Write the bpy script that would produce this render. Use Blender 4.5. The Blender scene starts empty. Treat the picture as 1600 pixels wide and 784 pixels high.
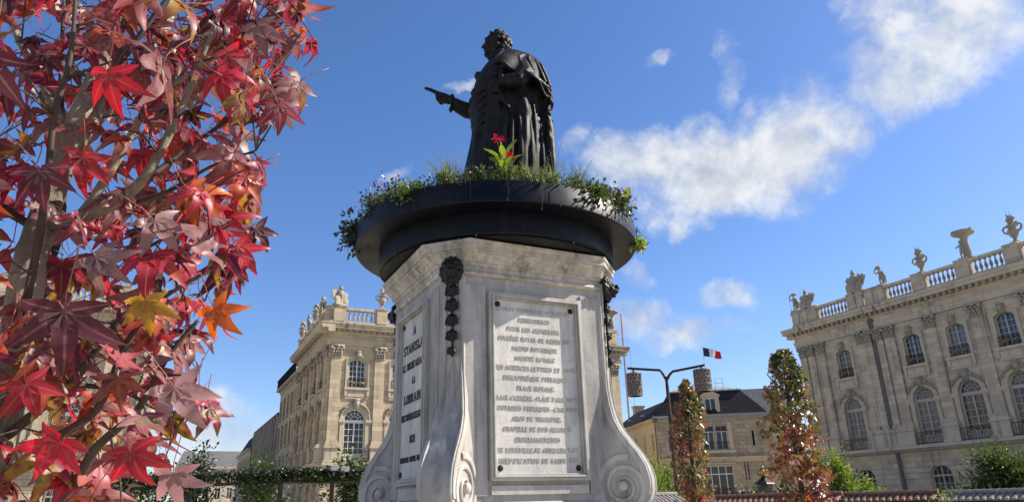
import bpy, bmesh, math, random
from mathutils import Vector, Matrix, noise as mnoise
from mathutils.geometry import tessellate_polygon
R = math.radians
sc = bpy.context.scene
col = sc.collection
random.seed(7)

# ------------------------------------------------------------------ camera
FPX, PITCH, ROLL, YAW, CZ = 1090.0, R(20.03), R(-1.49), R(26.0), 1.55
F0 = Vector((math.sin(YAW), math.cos(YAW), 0)); R0 = Vector((math.cos(YAW), -math.sin(YAW), 0)); UZ = Vector((0, 0, 1))
FW = math.cos(PITCH)*F0 + math.sin(PITCH)*UZ
UP0 = -math.sin(PITCH)*F0 + math.cos(PITCH)*UZ
CR = math.cos(ROLL)*R0 + math.sin(ROLL)*UP0
CU = -math.sin(ROLL)*R0 + math.cos(ROLL)*UP0
CAM = Vector((0, 0, CZ))
cd = bpy.data.cameras.new('camera'); cam = bpy.data.objects.new('camera', cd); col.objects.link(cam)
cd.sensor_fit = 'HORIZONTAL'; cd.sensor_width = 36.0; cd.lens = 36.0*FPX/1600.0
cd.clip_start = 0.05; cd.clip_end = 6000
m3 = Matrix((CR, CU, -FW)).transposed()
cam.matrix_world = Matrix.Translation(CAM) @ m3.to_4x4()
sc.camera = cam
def ray(x, y): return FW + CR*((x-800)/FPX) - CU*((y-392)/FPX)
def at(x, y, dist):
    d = ray(x, y); return CAM + d*(dist/math.hypot(d.x, d.y))
def to_px(P):
    v = Vector(P)-CAM; w = v.dot(FW)
    if w < 1e-4: return (-9999, -9999)
    return (800+FPX*v.dot(CR)/w, 392-FPX*v.dot(CU)/w)

# ------------------------------------------------------------------ sky and sun
SUN_AZ = Vector((0.955, -0.297, 0)).normalized(); SUN_EL = R(38)
SUN_DIR = (SUN_AZ*math.cos(SUN_EL) + UZ*math.sin(SUN_EL)).normalized()
SKY_STRENGTH = 0.085
world = bpy.data.worlds.new('World'); sc.world = world; world.use_nodes = True
wn = world.node_tree.nodes; wl = world.node_tree.links; wn.clear()
def WN(t, **k):
    n = wn.new(t)
    for a, b in k.items(): setattr(n, a, b)
    return n
def wset(n, i, v):
    if isinstance(v, bpy.types.NodeSocket): wl.new(v, n.inputs[i])
    else: n.inputs[i].default_value = v
def wmath(op, a, b=0.0, clamp=False):
    n = WN('ShaderNodeMath', operation=op, use_clamp=clamp); wset(n, 0, a); wset(n, 1, b); return n.outputs[0]
def wvec(op, a, b=(0, 0, 0)):
    n = WN('ShaderNodeVectorMath', operation=op); wset(n, 0, a); wset(n, 1, b)
    return n.outputs['Value'] if op in ('DOT_PRODUCT', 'LENGTH') else n.outputs[0]
sky = WN('ShaderNodeTexSky', sky_type='NISHITA', sun_disc=False)
sky.sun_elevation = SUN_EL; sky.sun_rotation = math.atan2(SUN_AZ.x, SUN_AZ.y)
sky.altitude = 200; sky.air_density = 1.0; sky.dust_density = 0.6; sky.ozone_density = 2.6
tc = WN('ShaderNodeTexCoord'); D = tc.outputs['Generated']
def wnoise(vec, scale, detail, rough, off=0.0, dist=0.0):
    mp = WN('ShaderNodeMapping'); wset(mp, 0, vec); mp.inputs['Location'].default_value = (off, off*0.7, off*1.3)
    n = WN('ShaderNodeTexNoise'); wl.new(mp.outputs[0], n.inputs['Vector'])
    n.inputs['Scale'].default_value = scale; n.inputs['Detail'].default_value = detail
    n.inputs['Roughness'].default_value = rough; n.inputs['Distortion'].default_value = dist
    return n.outputs[0]
# cloud banks: centre pixel in the photograph -> direction in the sky, half width and half height in radians, tilt
banks = [(1130, 262, .130, .064, 6, 1.08), (1225, 235, .088, .080, 0, 1.08), (1005, 262, .085, .048, 0, .92), (1255, 150, .045, .050, -10, .66), (1450, 90, .105, .065, 0, .90), (1545, 30, .090, .075, 0, .85), (1400, 20, .07, .05, 0, .8),
         (1085, 530, .085, .026, 0, .95), (1000, 512, .050, .035, 0, .9), (1135, 462, .045, .022, 0, .72), (345, 690, .075, .050, 0, 1.0), (1128, 115, .020, .065, -8, .60),
         (1040, 100, .018, .010, 20, .52), (632, 263, .030, .014, 10, .62), (900, 235, .030, .028, 0, .7), (735, 112, .03, .007, 10, .5), (1400, 165, .05, .04, 40, .45), (990, 440, .03, .02, -30, .6),
         (2050, 200, .22, .10, 10, .9)]
wn_ = WN('ShaderNodeTexNoise'); wl.new(D, wn_.inputs['Vector']); wn_.inputs['Scale'].default_value = 7.0; wn_.inputs['Detail'].default_value = 6.0; wn_.inputs['Roughness'].default_value = 0.6
DW = wvec('ADD', D, wvec('MULTIPLY', wvec('SUBTRACT', wn_.outputs[1], (.5, .5, .5)), (.13, .13, .13)))
cov = None
for (bx, by, hw, hh, tilt, amp) in banks:
    c = ray(bx, by).normalized()
    tr = Vector((c.y, -c.x, 0)).normalized(); tu = tr.cross(c)
    ca, sa = math.cos(R(tilt)), math.sin(R(tilt))
    a = (tr*ca + tu*sa)/hw; b = (-tr*sa + tu*ca)/hh
    off = wvec('SUBTRACT', DW, tuple(c))
    da = wvec('DOT_PRODUCT', off, tuple(a)); db = wvec('DOT_PRODUCT', off, tuple(b))
    q = wmath('ADD', wmath('MULTIPLY', da, da), wmath('MULTIPLY', db, db))
    m = wmath('MULTIPLY', wmath('SUBTRACT', 1.0, wmath('MULTIPLY', q, 0.5)), amp)
    front = wmath('GREATER_THAN', wvec('DOT_PRODUCT', D, tuple(c)), 0.3)
    m = wmath('MULTIPLY', wmath('MAXIMUM', m, 0.0), front)
    cov = m if cov is None else wmath('MAXIMUM', cov, m)
# beyond the view broken cloud goes on all round, added to lift the ambient
base_cov = WN('ShaderNodeMapRange'); wset(base_cov, 0, wnoise(D, 1.7, 2.0, 0.5, 5.0))
for i, v in ((1, 0.47), (2, 0.62), (3, 0.0), (4, 0.95)): base_cov.inputs[i].default_value = v
away = WN('ShaderNodeMapRange', interpolation_type='SMOOTHSTEP'); wset(away, 0, wvec('DOT_PRODUCT', D, tuple(FW)))
for i, v in ((1, 0.76), (2, 0.62), (3, 0.0), (4, 1.0)): away.inputs[i].default_value = v
cov = wmath('MAXIMUM', cov, wmath('MULTIPLY', base_cov.outputs[0], away.outputs[0]))
n1 = wnoise(D, 5.5, 9.0, 0.60, 2.3, 0.25)
n2 = wnoise(D, 18.0, 7.0, 0.62, 7.1, 0.4)
fb = wmath('ADD', wmath('MULTIPLY', n1, 0.62), wmath('MULTIPLY', n2, 0.38))
n3 = wnoise(D, 46.0, 6.0, 0.65, 3.7, 0.6)
fb = wmath('ADD', wmath('MULTIPLY', fb, 0.90), wmath('MULTIPLY', n3, 0.10))
dens = wmath('ADD', wmath('MULTIPLY', cov, 1.22), wmath('MULTIPLY', wmath('SUBTRACT', fb, 0.5), 3.5))
mr = WN('ShaderNodeMapRange', interpolation_type='SMOOTHSTEP'); wset(mr, 0, dens)
for i, v in ((1, 0.26), (2, 1.30), (3, 0.0), (4, 0.98)): mr.inputs[i].default_value = v
gate = WN('ShaderNodeMapRange', interpolation_type='SMOOTHSTEP'); wset(gate, 0, cov)
for i, v in ((1, 0.02), (2, 0.30), (3, 0.0), (4, 1.0)): gate.inputs[i].default_value = v
cloud = wmath('MULTIPLY', mr.outputs[0], gate.outputs[0])
lit_ = wvec('ADD', D, tuple(SUN_DIR*0.035)); lit2 = wnoise(lit_, 5.5, 9.0, 0.60, 2.3, 0.25)
shade = WN('ShaderNodeMapRange'); wset(shade, 0, wmath('ADD', wmath('SUBTRACT', n1, lit2), wmath('MULTIPLY', wmath('SUBTRACT', n2, 0.5), 0.3)))
for i, v in ((1, -0.13), (2, 0.10), (3, 0.0), (4, 1.0)): shade.inputs[i].default_value = v
cc = WN('ShaderNodeMix', data_type='RGBA'); wset(cc, 0, shade.outputs[0])
CLOUD = 4.9
cc.inputs[6].default_value = (CLOUD*.62, CLOUD*.69, CLOUD*.82, 1); cc.inputs[7].default_value = (CLOUD*1.05, CLOUD*1.08, CLOUD*1.12, 1)
mx = WN('ShaderNodeMix', data_type='RGBA'); wset(mx, 0, cloud)
hs_ = WN('ShaderNodeHueSaturation'); hs_.inputs['Saturation'].default_value = 1.17; hs_.inputs['Value'].default_value = 1.0; wl.new(sky.outputs[0], hs_.inputs['Color']); tn_ = WN('ShaderNodeMix', data_type='RGBA', blend_type='MULTIPLY'); tn_.inputs[0].default_value = 1.0; wl.new(hs_.outputs[0], tn_.inputs[6]); tn_.inputs[7].default_value = (.98, .96, 1.10, 1); wl.new(tn_.outputs[2], mx.inputs[6]); wl.new(cc.outputs[2], mx.inputs[7])
bg = WN('ShaderNodeBackground'); wl.new(mx.outputs[2], bg.inputs[0]); bg.inputs[1].default_value = SKY_STRENGTH
wo = WN('ShaderNodeOutputWorld'); wl.new(bg.outputs[0], wo.inputs[0])
sd = bpy.data.lights.new('sun', 'SUN'); sun = bpy.data.objects.new('sun', sd); col.objects.link(sun)
sd.energy = 4.9; sd.angle = R(0.53); sd.color = (1.0, 0.92, 0.80)
sun.rotation_euler = SUN_DIR.to_track_quat('Z', 'Y').to_euler()
sc.view_settings.view_transform = 'Standard'; sc.view_settings.look = 'None'
sc.view_settings.exposure = 1.0; sc.view_settings.gamma = 1.0; sc.view_settings.use_curve_mapping = False
sc.render.engine = 'CYCLES'
sc.cycles.max_bounces = 8; sc.cycles.transparent_max_bounces = 8

# ------------------------------------------------------------------ materials
class NT:
    def __init__(s, name):
        s.m = bpy.data.materials.new(name); s.m.use_nodes = True
        s.t = s.m.node_tree; s.n = s.t.nodes; s.l = s.t.links; s.n.clear()
        s.out = s.n.new('ShaderNodeOutputMaterial'); s.b = s.n.new('ShaderNodeBsdfPrincipled')
        s.l.new(s.b.outputs[0], s.out.inputs[0])
        s.tc = s.n.new('ShaderNodeTexCoord'); s.co = s.tc.outputs['Object']
    def put(s, n, i, v):
        if isinstance(v, bpy.types.NodeSocket): s.l.new(v, n.inputs[i])
        else:
            if isinstance(v, tuple) and len(v) == 3 and n.inputs[i].type == 'RGBA': v = v+(1,)
            n.inputs[i].default_value = v
    def map(s, scale=(1, 1, 1), src=None, loc=(0, 0, 0), rot=(0, 0, 0)):
        n = s.n.new('ShaderNodeMapping'); s.l.new(src or s.co, n.inputs[0])
        n.inputs['Scale'].default_value = scale; n.inputs['Location'].default_value = loc; n.inputs['Rotation'].default_value = rot
        return n.outputs[0]
    def noise(s, scale, detail=5, rough=.55, vec=None, dist=0, out=0):
        n = s.n.new('ShaderNodeTexNoise'); s.l.new(vec or s.co, n.inputs['Vector'])
        n.inputs['Scale'].default_value = scale; n.inputs['Detail'].default_value = detail
        n.inputs['Roughness'].default_value = rough; n.inputs['Distortion'].default_value = dist
        return n.outputs[out]
    def rng(s, v, a, b, c=0., d=1.):
        n = s.n.new('ShaderNodeMapRange'); s.l.new(v, n.inputs[0])
        for i, q in enumerate((a, b, c, d)): n.inputs[i+1].default_value = q
        return n.outputs[0]
    def math(s, op, a, b=0.):
        n = s.n.new('ShaderNodeMath'); n.operation = op; s.put(n, 0, a); s.put(n, 1, b); return n.outputs[0]
    def mix(s, f, a, b, mode='MIX'):
        n = s.n.new('ShaderNodeMix'); n.data_type = 'RGBA'; n.blend_type = mode
        s.put(n, 0, f); s.put(n, 6, a); s.put(n, 7, b); return n.outputs[2]
    def ramp(s, v, stops, interp='LINEAR'):
        n = s.n.new('ShaderNodeValToRGB'); s.l.new(v, n.inputs[0]); cr = n.color_ramp; cr.interpolation = interp
        while len(cr.elements) < len(stops): cr.elements.new(.5)
        for e, (p, c) in zip(cr.elements, stops): e.position = p; e.color = tuple(c)+(1,)
        return n.outputs[0]
    def rnd(s): return s.n.new('ShaderNodeObjectInfo').outputs['Random']
    def attr(s, name):
        n = s.n.new('ShaderNodeAttribute'); n.attribute_name = name; return n.outputs['Fac']
    def bump(s, h, strength=.4, dist=.02):
        n = s.n.new('ShaderNodeBump'); s.l.new(h, n.inputs['Height']); n.inputs['Strength'].default_value = strength; n.inputs['Distance'].default_value = dist
        s.l.new(n.outputs[0], s.b.inputs['Normal'])
    def base(s, c, rough=.7, metal=0., spec=.5):
        s.put(s.b, 'Base Color', c); s.put(s.b, 'Roughness', rough); s.put(s.b, 'Metallic', metal); s.put(s.b, 'Specular IOR Level', spec); return s.m
def plain(name, c, rough=.6, metal=0., spec=.5, var=.25, sc_=6.):
    k = NT(name); n = k.noise(sc_, 6, .6)
    f = k.rng(n, .3, .7); d = tuple(x*(1-var) for x in c); l = tuple(min(1, x*(1+var)) for x in c)
    k.bump(k.noise(sc_*9, 4, .6), .15, .01)
    return k.base(k.mix(f, d, l), rough, metal, spec)
def limestone(name, c, joints=True, dirt=.5, bw=1.1, bh=.42):
    k = NT(name)
    v = k.noise(.5, 6, .6); f = k.rng(v, .3, .7)
    c0 = k.mix(f, tuple(x*.88 for x in c), tuple(x*1.08 for x in c))
    g = k.noise(9, 6, .65); c0 = k.mix(k.rng(g, .35, .7, 0, .35), c0, tuple(x*.72 for x in c))
    # rain streaks and soot
    st = k.noise(1.0, 6, .65, k.map((2.6, 2.6, .16))); blot = k.noise(.33, 5, .6, k.map((1, 1, 1), loc=(3, 7, 1)))
    s2 = k.math('MULTIPLY', k.rng(st, .48, .72), k.rng(blot, .42, .64)); s2 = k.math('MULTIPLY', s2, dirt)
    c0 = k.mix(s2, c0, (.075, .07, .062))
    if joints:
        b = k.n.new('ShaderNodeTexBrick'); k.l.new(k.map((1, 1, 1), rot=(R(90), 0, 0)), b.inputs['Vector'])
        b.inputs['Scale'].default_value = 1.0; b.inputs['Brick Width'].default_value = bw; b.inputs['Row Height'].default_value = bh
        b.inputs['Mortar Size'].default_value = .012; b.inputs['Mortar Smooth'].default_value = .3; b.inputs['Bias'].default_value = 0
        b.inputs['Color1'].default_value = (.76, .76, .77, 1); b.inputs['Color2'].default_value = (1.10, 1.07, 1.02, 1); b.inputs['Mortar'].default_value = (.6, .58, .55, 1)
        c0 = k.mix(1.0, c0, b.outputs[0], 'MULTIPLY')
        k.bump(k.math('SUBTRACT', k.math('MULTIPLY', g, .5), b.outputs[1]), .35, .02)
    else: k.bump(g, .4, .03)
    return k.base(c0, .9, 0, .12)
def marble(name, c, vein=.5, stain=.5, soot=.55):
    k = NT(name)
    w = k.noise(1.6, 8, .62, k.map((1, 1, .55), rot=(.3, .5, .2)), 1.6)
    ve = k.math('SUBTRACT', 1.0, k.math('MULTIPLY', k.math('ABSOLUTE', k.math('SUBTRACT', w, .5)), 9.0)); ve = k.math('MULTIPLY', k.math('MAXIMUM', ve, 0.), vein)
    v2 = k.rng(k.noise(2.2, 7, .6, k.map((1.4, 1.4, .5), loc=(4, 1, 2))), .4, .68)
    c0 = k.mix(k.math('MULTIPLY', v2, .6), c, tuple(x*f for x, f in zip(c, (.62, .64, .68))))
    c0 = k.mix(ve, c0, (.16, .165, .18))
    so = k.rng(k.noise(.9, 7, .66, k.map((1, 1, .6), loc=(2, 5, 8)), .6), .42, .66); c0 = k.mix(k.math('MULTIPLY', so, soot), c0, (.135, .13, .125))
    st = k.noise(1.2, 7, .68, k.map((5, 5, .35))); bl = k.noise(1.1, 5, .6, k.map((1, 1, 1), loc=(9, 2, 5)))
    s2 = k.math('MULTIPLY', k.math('MULTIPLY', k.rng(st, .44, .70), k.rng(bl, .38, .62)), stain)
    c0 = k.mix(s2, c0, (.085, .07, .055))
    sp = k.rng(k.noise(38, 4, .7), .62, .76, 0, .5*stain); c0 = k.mix(sp, c0, (.12, .10, .085))
    k.bump(k.math('ADD', k.noise(14, 7, .7), k.math('MULTIPLY', k.noise(70, 3, .6), .35)), .35, .02)
    return k.base(c0, k.rng(v2, 0, 1, .45, .65), 0, .4)
def leafmat(name, stops, attr=None, trans=.45, rough=.42, rib=None, spec=.5):
    k = NT(name); v = k.attr(attr) if attr else k.rnd()
    if rib: v = k.math('ADD', v, k.math('MULTIPLY', k.math('SUBTRACT', k.noise(1.7 if not attr else 22, 3, .5), .5), .5))
    c = k.ramp(v, stops)
    n = k.noise(14, 4, .6); c = k.mix(k.rng(n, .35, .7, 0, .4), c, k.mix(.5, c, (.03, .015, .01), 'MIX'))
    if rib:
        ed = k.math('MULTIPLY', k.rng(k.attr('rib'), .45, .0), k.rng(k.noise(22, 5, .65), .52, .64)); c = k.mix(k.math('MULTIPLY', ed, .75), c, (.07, .032, .018))
        c = k.mix(k.math('MULTIPLY', k.rng(k.attr('rib'), .78, 1.0), .5), c, rib)
    geo = k.n.new('ShaderNodeNewGeometry')
    cb = k.mix(.35, c, (.30, .20, .19)) if rib else c
    c2 = k.mix(geo.outputs['Backfacing'], c, cb)
    k.base(c2, rough, 0, spec)
    tr = k.n.new('ShaderNodeBsdfTranslucent'); ct = k.mix(.0, c, c); 
    hs = k.n.new('ShaderNodeHueSaturation'); hs.inputs['Saturation'].default_value = 1.15; hs.inputs['Value'].default_value = 1.7; k.l.new(ct, hs.inputs['Color'])
    k.l.new(hs.outputs[0], tr.inputs[0])
    ms = k.n.new('ShaderNodeMixShader'); ms.inputs[0].default_value = trans
    k.l.new(k.b.outputs[0], ms.inputs[1]); k.l.new(tr.outputs[0], ms.inputs[2]); k.l.new(ms.outputs[0], k.out.inputs[0])
    return k.m
M = {}
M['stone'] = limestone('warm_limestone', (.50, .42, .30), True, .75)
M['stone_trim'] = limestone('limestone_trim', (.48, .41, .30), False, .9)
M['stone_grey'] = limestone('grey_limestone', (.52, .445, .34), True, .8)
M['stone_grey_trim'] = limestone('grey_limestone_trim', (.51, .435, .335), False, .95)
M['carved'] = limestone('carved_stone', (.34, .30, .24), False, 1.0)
M['soot'] = limestone('sooty_stone', (.13, .125, .12), False, .8)
M['render'] = limestone('ochre_render', (.52, .41, .25), False, .4)
M['pref'] = limestone('beige_ashlar', (.42, .36, .27), True, .55, .9, .5)
M['marble'] = marble('weathered_marble', (.52, .49, .435), .20, .65, .42)
M['marble_console'] = marble('soot_and_shade_console_marble', (.46, .435, .39), .25, .9, .72)  # real soot, deepened with a darker base to paint in the consoles' shade
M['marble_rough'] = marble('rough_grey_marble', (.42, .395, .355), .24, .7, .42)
M['plaque'] = marble('plaque_marble', (.62, .595, .535), .22, .30, .18)
M['marble_cornice'] = marble('stained_cornice_marble', (.60, .54, .44), .45, 1.3, .35)
M['letter_grey'] = plain('grey_letter_paint', (.42, .40, .355), .6)
M['letter_black'] = plain('black_letter_paint', (.012, .012, .013), .5)
k = NT('dark_bronze'); st_ = k.noise(2.2, 7, .68, k.map((4, 4, .5))); bl_ = k.noise(1.4, 6, .6); pt_ = k.math('MULTIPLY', k.rng(st_, .50, .70), k.rng(bl_, .40, .62))
k.bump(k.noise(26, 6, .7), .35, .02)
M['bronze'] = k.base(k.mix(pt_, k.mix(k.rng(k.noise(5, 5), .35, .65), (.007, .0068, .007), (.009, .0083, .008)), (.030, .031, .028)), k.rng(bl_, .3, .7, .42, .62), 0, .16)
M['bronze_cast'] = plain('black_cast_bronze', (.008, .0075, .0075), .5, 0., .3, .4, 9)
k = NT('navy_black_sheet_metal'); st_ = k.noise(1.5, 6, .65, k.map((3.2, 3.2, .5))); du_ = k.noise(.8, 5, .6)
k.bump(k.noise(1.1, 3, .5), .25, .03)
M['navy'] = k.base(k.mix(k.math('MULTIPLY', k.rng(st_, .52, .72), k.rng(du_, .4, .6)), (.0015, .002, .005), (.016, .0165, .018)), k.rng(du_, .35, .65, .32, .55), 0, .22)
M['zinc'] = plain('zinc_sheet', (.27, .275, .275), .6, .1)
M['slate'] = limestone('dark_slate', (.030, .031, .036), True, .2, .32, .22)
M['slate_grey'] = limestone('grey_slate', (.16, .165, .17), True, .2, .32, .22)
M['iron'] = plain('wrought_iron', (.018, .018, .019), .5, .3)
M['gilt'] = plain('gilded_iron', (.22, .15, .05), .4, .7)
M['rust'] = plain('rusty_brown_steel', (.045, .026, .018), .6, .3, .4, .35)
M['grey_paint'] = plain('greyed_window_paint', (.36, .345, .31), .5, 0, .4, .08)
M['white_paint'] = plain('white_window_paint', (.60, .59, .55), .5, 0, .4, .08)
M['cream_paint'] = plain('cream_window_paint', (.50, .47, .38), .5, 0, .4, .08)
M['antenna'] = plain('antenna_steel', (.28, .17, .15), .6, .2)
M['wicker'] = plain('woven_willow', (.13, .105, .09), .8, 0, .3, .45, 20)
M['tile'] = plain('brown_clay_tile', (.17, .085, .06), .7, 0, .3, .4, 12)
M['tile_grey'] = plain('grey_lichen_tile', (.21, .19, .175), .7, 0, .3, .4, 12)
M['wall_dark'] = plain('dark_garden_wall', (.06, .05, .042), .9)
M['bark'] = None
k = NT('liquidambar_bark'); n = k.noise(11, 8, .7, k.map((1, 1, .35)), .5); n2 = k.noise(45, 5, .7)
c_ = k.mix(k.rng(n, .36, .64), (.14, .115, .085), (.42, .37, .28)); c_ = k.mix(k.rng(n2, .55, .7, 0, .6), c_, (.12, .115, .06))
k.bump(k.math('ADD', n, k.math('MULTIPLY', n2, .4)), 1.0, .03); M['bark'] = k.base(c_, .9, 0, .2)
M['twig'] = plain('dark_twig', (.06, .045, .035), .8, 0, .3, .4, 20)
k = NT('window_glass'); rv = k.rnd()
M['glass'] = k.base(k.mix(k.rng(rv, .50, .95), (.014, .017, .023), (.15, .145, .135)), .06, 0, .6)
M['glass_pale'] = plain('curtained_glass', (.22, .23, .25), .18, 0, .8, .3, 3)
AUT = [(0, (.05, .008, .016)), (.14, (.085, .011, .022)), (.26, (.17, .015, .03)), (.38, (.38, .016, .035)), (.50, (.36, .03, .05)), (.58, (.42, .08, .025)), (.65, (.19, .04, .03)), (.73, (.27, .13, .13)), (.80, (.14, .02, .03)), (.87, (.34, .18, .03)), (.90, (.12, .11, .03)), (.94, (.28, .03, .06)), (1, (.09, .012, .03))]
M['leaf'] = leafmat('autumn_leaf', AUT, None, .40, .43, (.30, .15, .12), .4)
M['leaf_far'] = leafmat('autumn_leaf_mass', AUT, 'rnd', .44, .45, (.30, .15, .12), .4)
for nm_, c_ in (('maroon', (.075, .012, .024)), ('pinkgrey', (.27, .15, .15)), ('gold', (.42, .24, .03)), ('crimson', (.40, .014, .03)), ('orange', (.46, .10, .02))):
    M['leaf_'+nm_] = leafmat(nm_+'_leaf', [(0, tuple(x*.7 for x in c_)), (.5, c_), (1, tuple(min(1, x*1.3) for x in c_))], None, .36, .43, (.30, .15, .12), .4)
MIXED = [(0, (.07, .09, .025)), (.25, (.11, .10, .035)), (.42, (.20, .14, .05)), (.58, (.26, .11, .05)), (.8, (.22, .06, .045)), (1, (.15, .04, .04))]
M['leaf_mixed'] = leafmat('turning_leaf', MIXED, 'rnd', .32, .35, None, .6)
GREEN = [(0, (.022, .045, .012)), (.5, (.05, .085, .02)), (1, (.10, .13, .03))]
M['leaf_green'] = leafmat('green_leaf', GREEN, 'rnd', .3, .4)
LIME = [(0, (.07, .12, .02)), (.5, (.13, .19, .03)), (1, (.22, .26, .05))]
M['leaf_lime'] = leafmat('lime_leaf', LIME, 'rnd', .4, .45)
DARKG = [(0, (.012, .02, .01)), (.6, (.028, .042, .016)), (1, (.05, .06, .02))]
M['leaf_dark'] = leafmat('dark_leaf', DARKG, 'rnd', .15, .4)
STRAW = [(0, (.05, .08, .03)), (.5, (.12, .15, .05)), (1, (.34, .33, .18))]
M['grass'] = leafmat('grass_blade', STRAW, 'rnd', .4, .5)
M['flower_red'] = leafmat('red_petal', [(0, (.45, .02, .04)), (1, (.60, .05, .07))], 'rnd', .35, .5)
M['flower_orange'] = leafmat('orange_petal', [(0, (.35, .06, .03)), (1, (.45, .15, .06))], 'rnd', .35, .5)
M['flower_yellow'] = leafmat('yellow_petal', [(0, (.55, .45, .05)), (1, (.6, .55, .12))], 'rnd', .35, .5)
def stripes(name, cols):
    k = NT(name); x = k.n.new('ShaderNodeSeparateXYZ'); k.l.new(k.co, x.inputs[0])
    return k.base(k.ramp(k.math('MULTIPLY', x.outputs[0], 1.0), [(0, cols[0]), (1/3, cols[1]), (2/3, cols[2])], 'CONSTANT'), .7, 0, .2)

# ------------------------------------------------------------------ helpers
WM = {}
def link(o, parent=None, Mw=None):
    Mw = Mw or Matrix.Identity(4)
    col.objects.link(o); o.matrix_basis = Mw; WM[o.name] = Mw
    if parent is not None:
        o.parent = parent; o.matrix_parent_inverse = WM[parent.name].inverted()
    return o
def tag(o, label=None, cat=None, group=None, kind=None):
    if label: o['label'] = label
    if cat: o['category'] = cat
    if group: o['group'] = group
    if kind: o['kind'] = kind
    return o
def empty(name, loc, label=None, cat=None, group=None):
    o = bpy.data.objects.new(name, None); o.empty_display_size = .2
    link(o, None, Matrix.Translation(Vector(loc))); return tag(o, label, cat, group)
def inst(name, me, parent=None, Mw=None): return link(bpy.data.objects.new(name, me), parent, Mw)
class MB:
    def __init__(s): s.v = []; s.f = []; s.a = {}
    def add(s, vs, fs):
        o = len(s.v); s.v += [tuple(v) for v in vs]; s.f += [tuple(i+o for i in f) for f in fs]; return s
    def box(s, x0, x1, y0, y1, z0, z1):
        return s.add([(x0, y0, z0), (x1, y0, z0), (x1, y1, z0), (x0, y1, z0), (x0, y0, z1), (x1, y0, z1), (x1, y1, z1), (x0, y1, z1)],
                     [(0, 3, 2, 1), (4, 5, 6, 7), (0, 1, 5, 4), (1, 2, 6, 5), (2, 3, 7, 6), (3, 0, 4, 7)])
    def ring_loft(s, rings, cap0=True, cap1=True, close=True):
        n = len(rings[0]); o = len(s.v)
        for r in rings: s.v += [tuple(p) for p in r]
        m = n if close else n-1
        for i in range(len(rings)-1):
            for j in range(m):
                a = o+i*n+j; b = o+i*n+(j+1) % n; s.f.append((a, b, b+n, a+n))
        if cap0: s.f.append(tuple(o+j for j in reversed(range(n))))
        if cap1: s.f.append(tuple(o+(len(rings)-1)*n+j for j in range(n)))
        return s
    def lathe(s, prof, c=(0, 0, 0), n=12, sx=1., sy=1.):
        return s.ring_loft([[(c[0]+r*sx*math.cos(2*math.pi*j/n), c[1]+r*sy*math.sin(2*math.pi*j/n), c[2]+z) for j in range(n)] for r, z in prof])
    def tube(s, pts, rad, n=6, caps=True):
        pts = [Vector(p) for p in pts]; rings = []
        a = None
        for i, p in enumerate(pts):
            t = (pts[min(i+1, len(pts)-1)]-pts[max(i-1, 0)]).normalized()
            if a is None: a = t.orthogonal()
            a = a-t*a.dot(t)
            if a.length < 1e-3: a = t.orthogonal()
            a.normalize(); b = t.cross(a)
            r = rad[i] if isinstance(rad, (list, tuple)) else rad
            rings.append([p+a*(r*math.cos(2*math.pi*j/n))+b*(r*math.sin(2*math.pi*j/n)) for j in range(n)])
        return s.ring_loft(rings, caps, caps)
    def blob(s, c, r, n=8, m=6, jit=0., M_=None):
        rx, ry, rz = r if isinstance(r, (tuple, list)) else (r, r, r); rings = []
        for i in range(m+1):
            a = math.pi*(i/m*.96+.02); ring = []
            for j in range(n):
                q = 1+random.uniform(-jit, jit); p = Vector((rx*math.sin(a)*math.cos(2*math.pi*j/n)*q, ry*math.sin(a)*math.sin(2*math.pi*j/n)*q, -rz*math.cos(a)*q))
                if M_: p = M_ @ p
                ring.append(p+Vector(c))
            rings.append(ring)
        return s.ring_loft(rings)
    def prism(s, poly, y0, y1):           # poly in (x,z), extruded along y (y0 = outer face)
        n = len(poly)
        return s.add([(x, y0, z) for x, z in poly]+[(x, y1, z) for x, z in poly],
                     [tuple(range(n)), tuple(range(2*n-1, n-1, -1))]+[(j, n+j, n+(j+1) % n, (j+1) % n) for j in range(n)])
    def band(s, inner, outer, y0, y1):    # strip between two open (x,z) polylines with thickness
        n = len(inner); o = len(s.v)
        for y in (y0, y1):
            s.v += [(x, y, z) for x, z in inner]; s.v += [(x, y, z) for x, z in outer]
        for j in range(n-1):
            i0, o0 = o+j, o+n+j; i1, o1 = o+2*n+j, o+3*n+j
            s.f += [(i0, i0+1, o0+1, o0), (i1, o1, o1+1, i1+1), (o0, o0+1, o1+1, o1), (i0, i1, i1+1, i0+1)]
        for j in (0, n-1):
            s.f.append((o+j, o+n+j, o+3*n+j, o+2*n+j))
        return s
    def mesh(s, name, mat, smooth=False, fix=True):
        me = bpy.data.meshes.new(name); me.from_pydata(s.v, [], s.f)
        if fix:
            b = bmesh.new(); b.from_mesh(me); bmesh.ops.recalc_face_normals(b, faces=b.faces); b.to_mesh(me); b.free()
        if mat is not None: me.materials.append(mat)
        if smooth is True: me.shade_smooth()
        elif smooth: 
            me.shade_smooth(); me.set_sharp_from_angle(angle=R(smooth))
        for an, vals in s.a.items():
            at_ = me.attributes.new(an, 'FLOAT', 'POINT'); at_.data.foreach_set('value', vals)
        me.update(); return me
    def build(s, name, mat, parent=None, Mw=None, smooth=False, fix=True): return inst(name, s.mesh(name, mat, smooth, fix), parent, Mw)
def bevel(o, w, seg=2):
    b = o.modifiers.new('bevel', 'BEVEL'); b.width = w; b.segments = seg; b.limit_method = 'ANGLE'; b.angle_limit = R(40); return o
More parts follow.
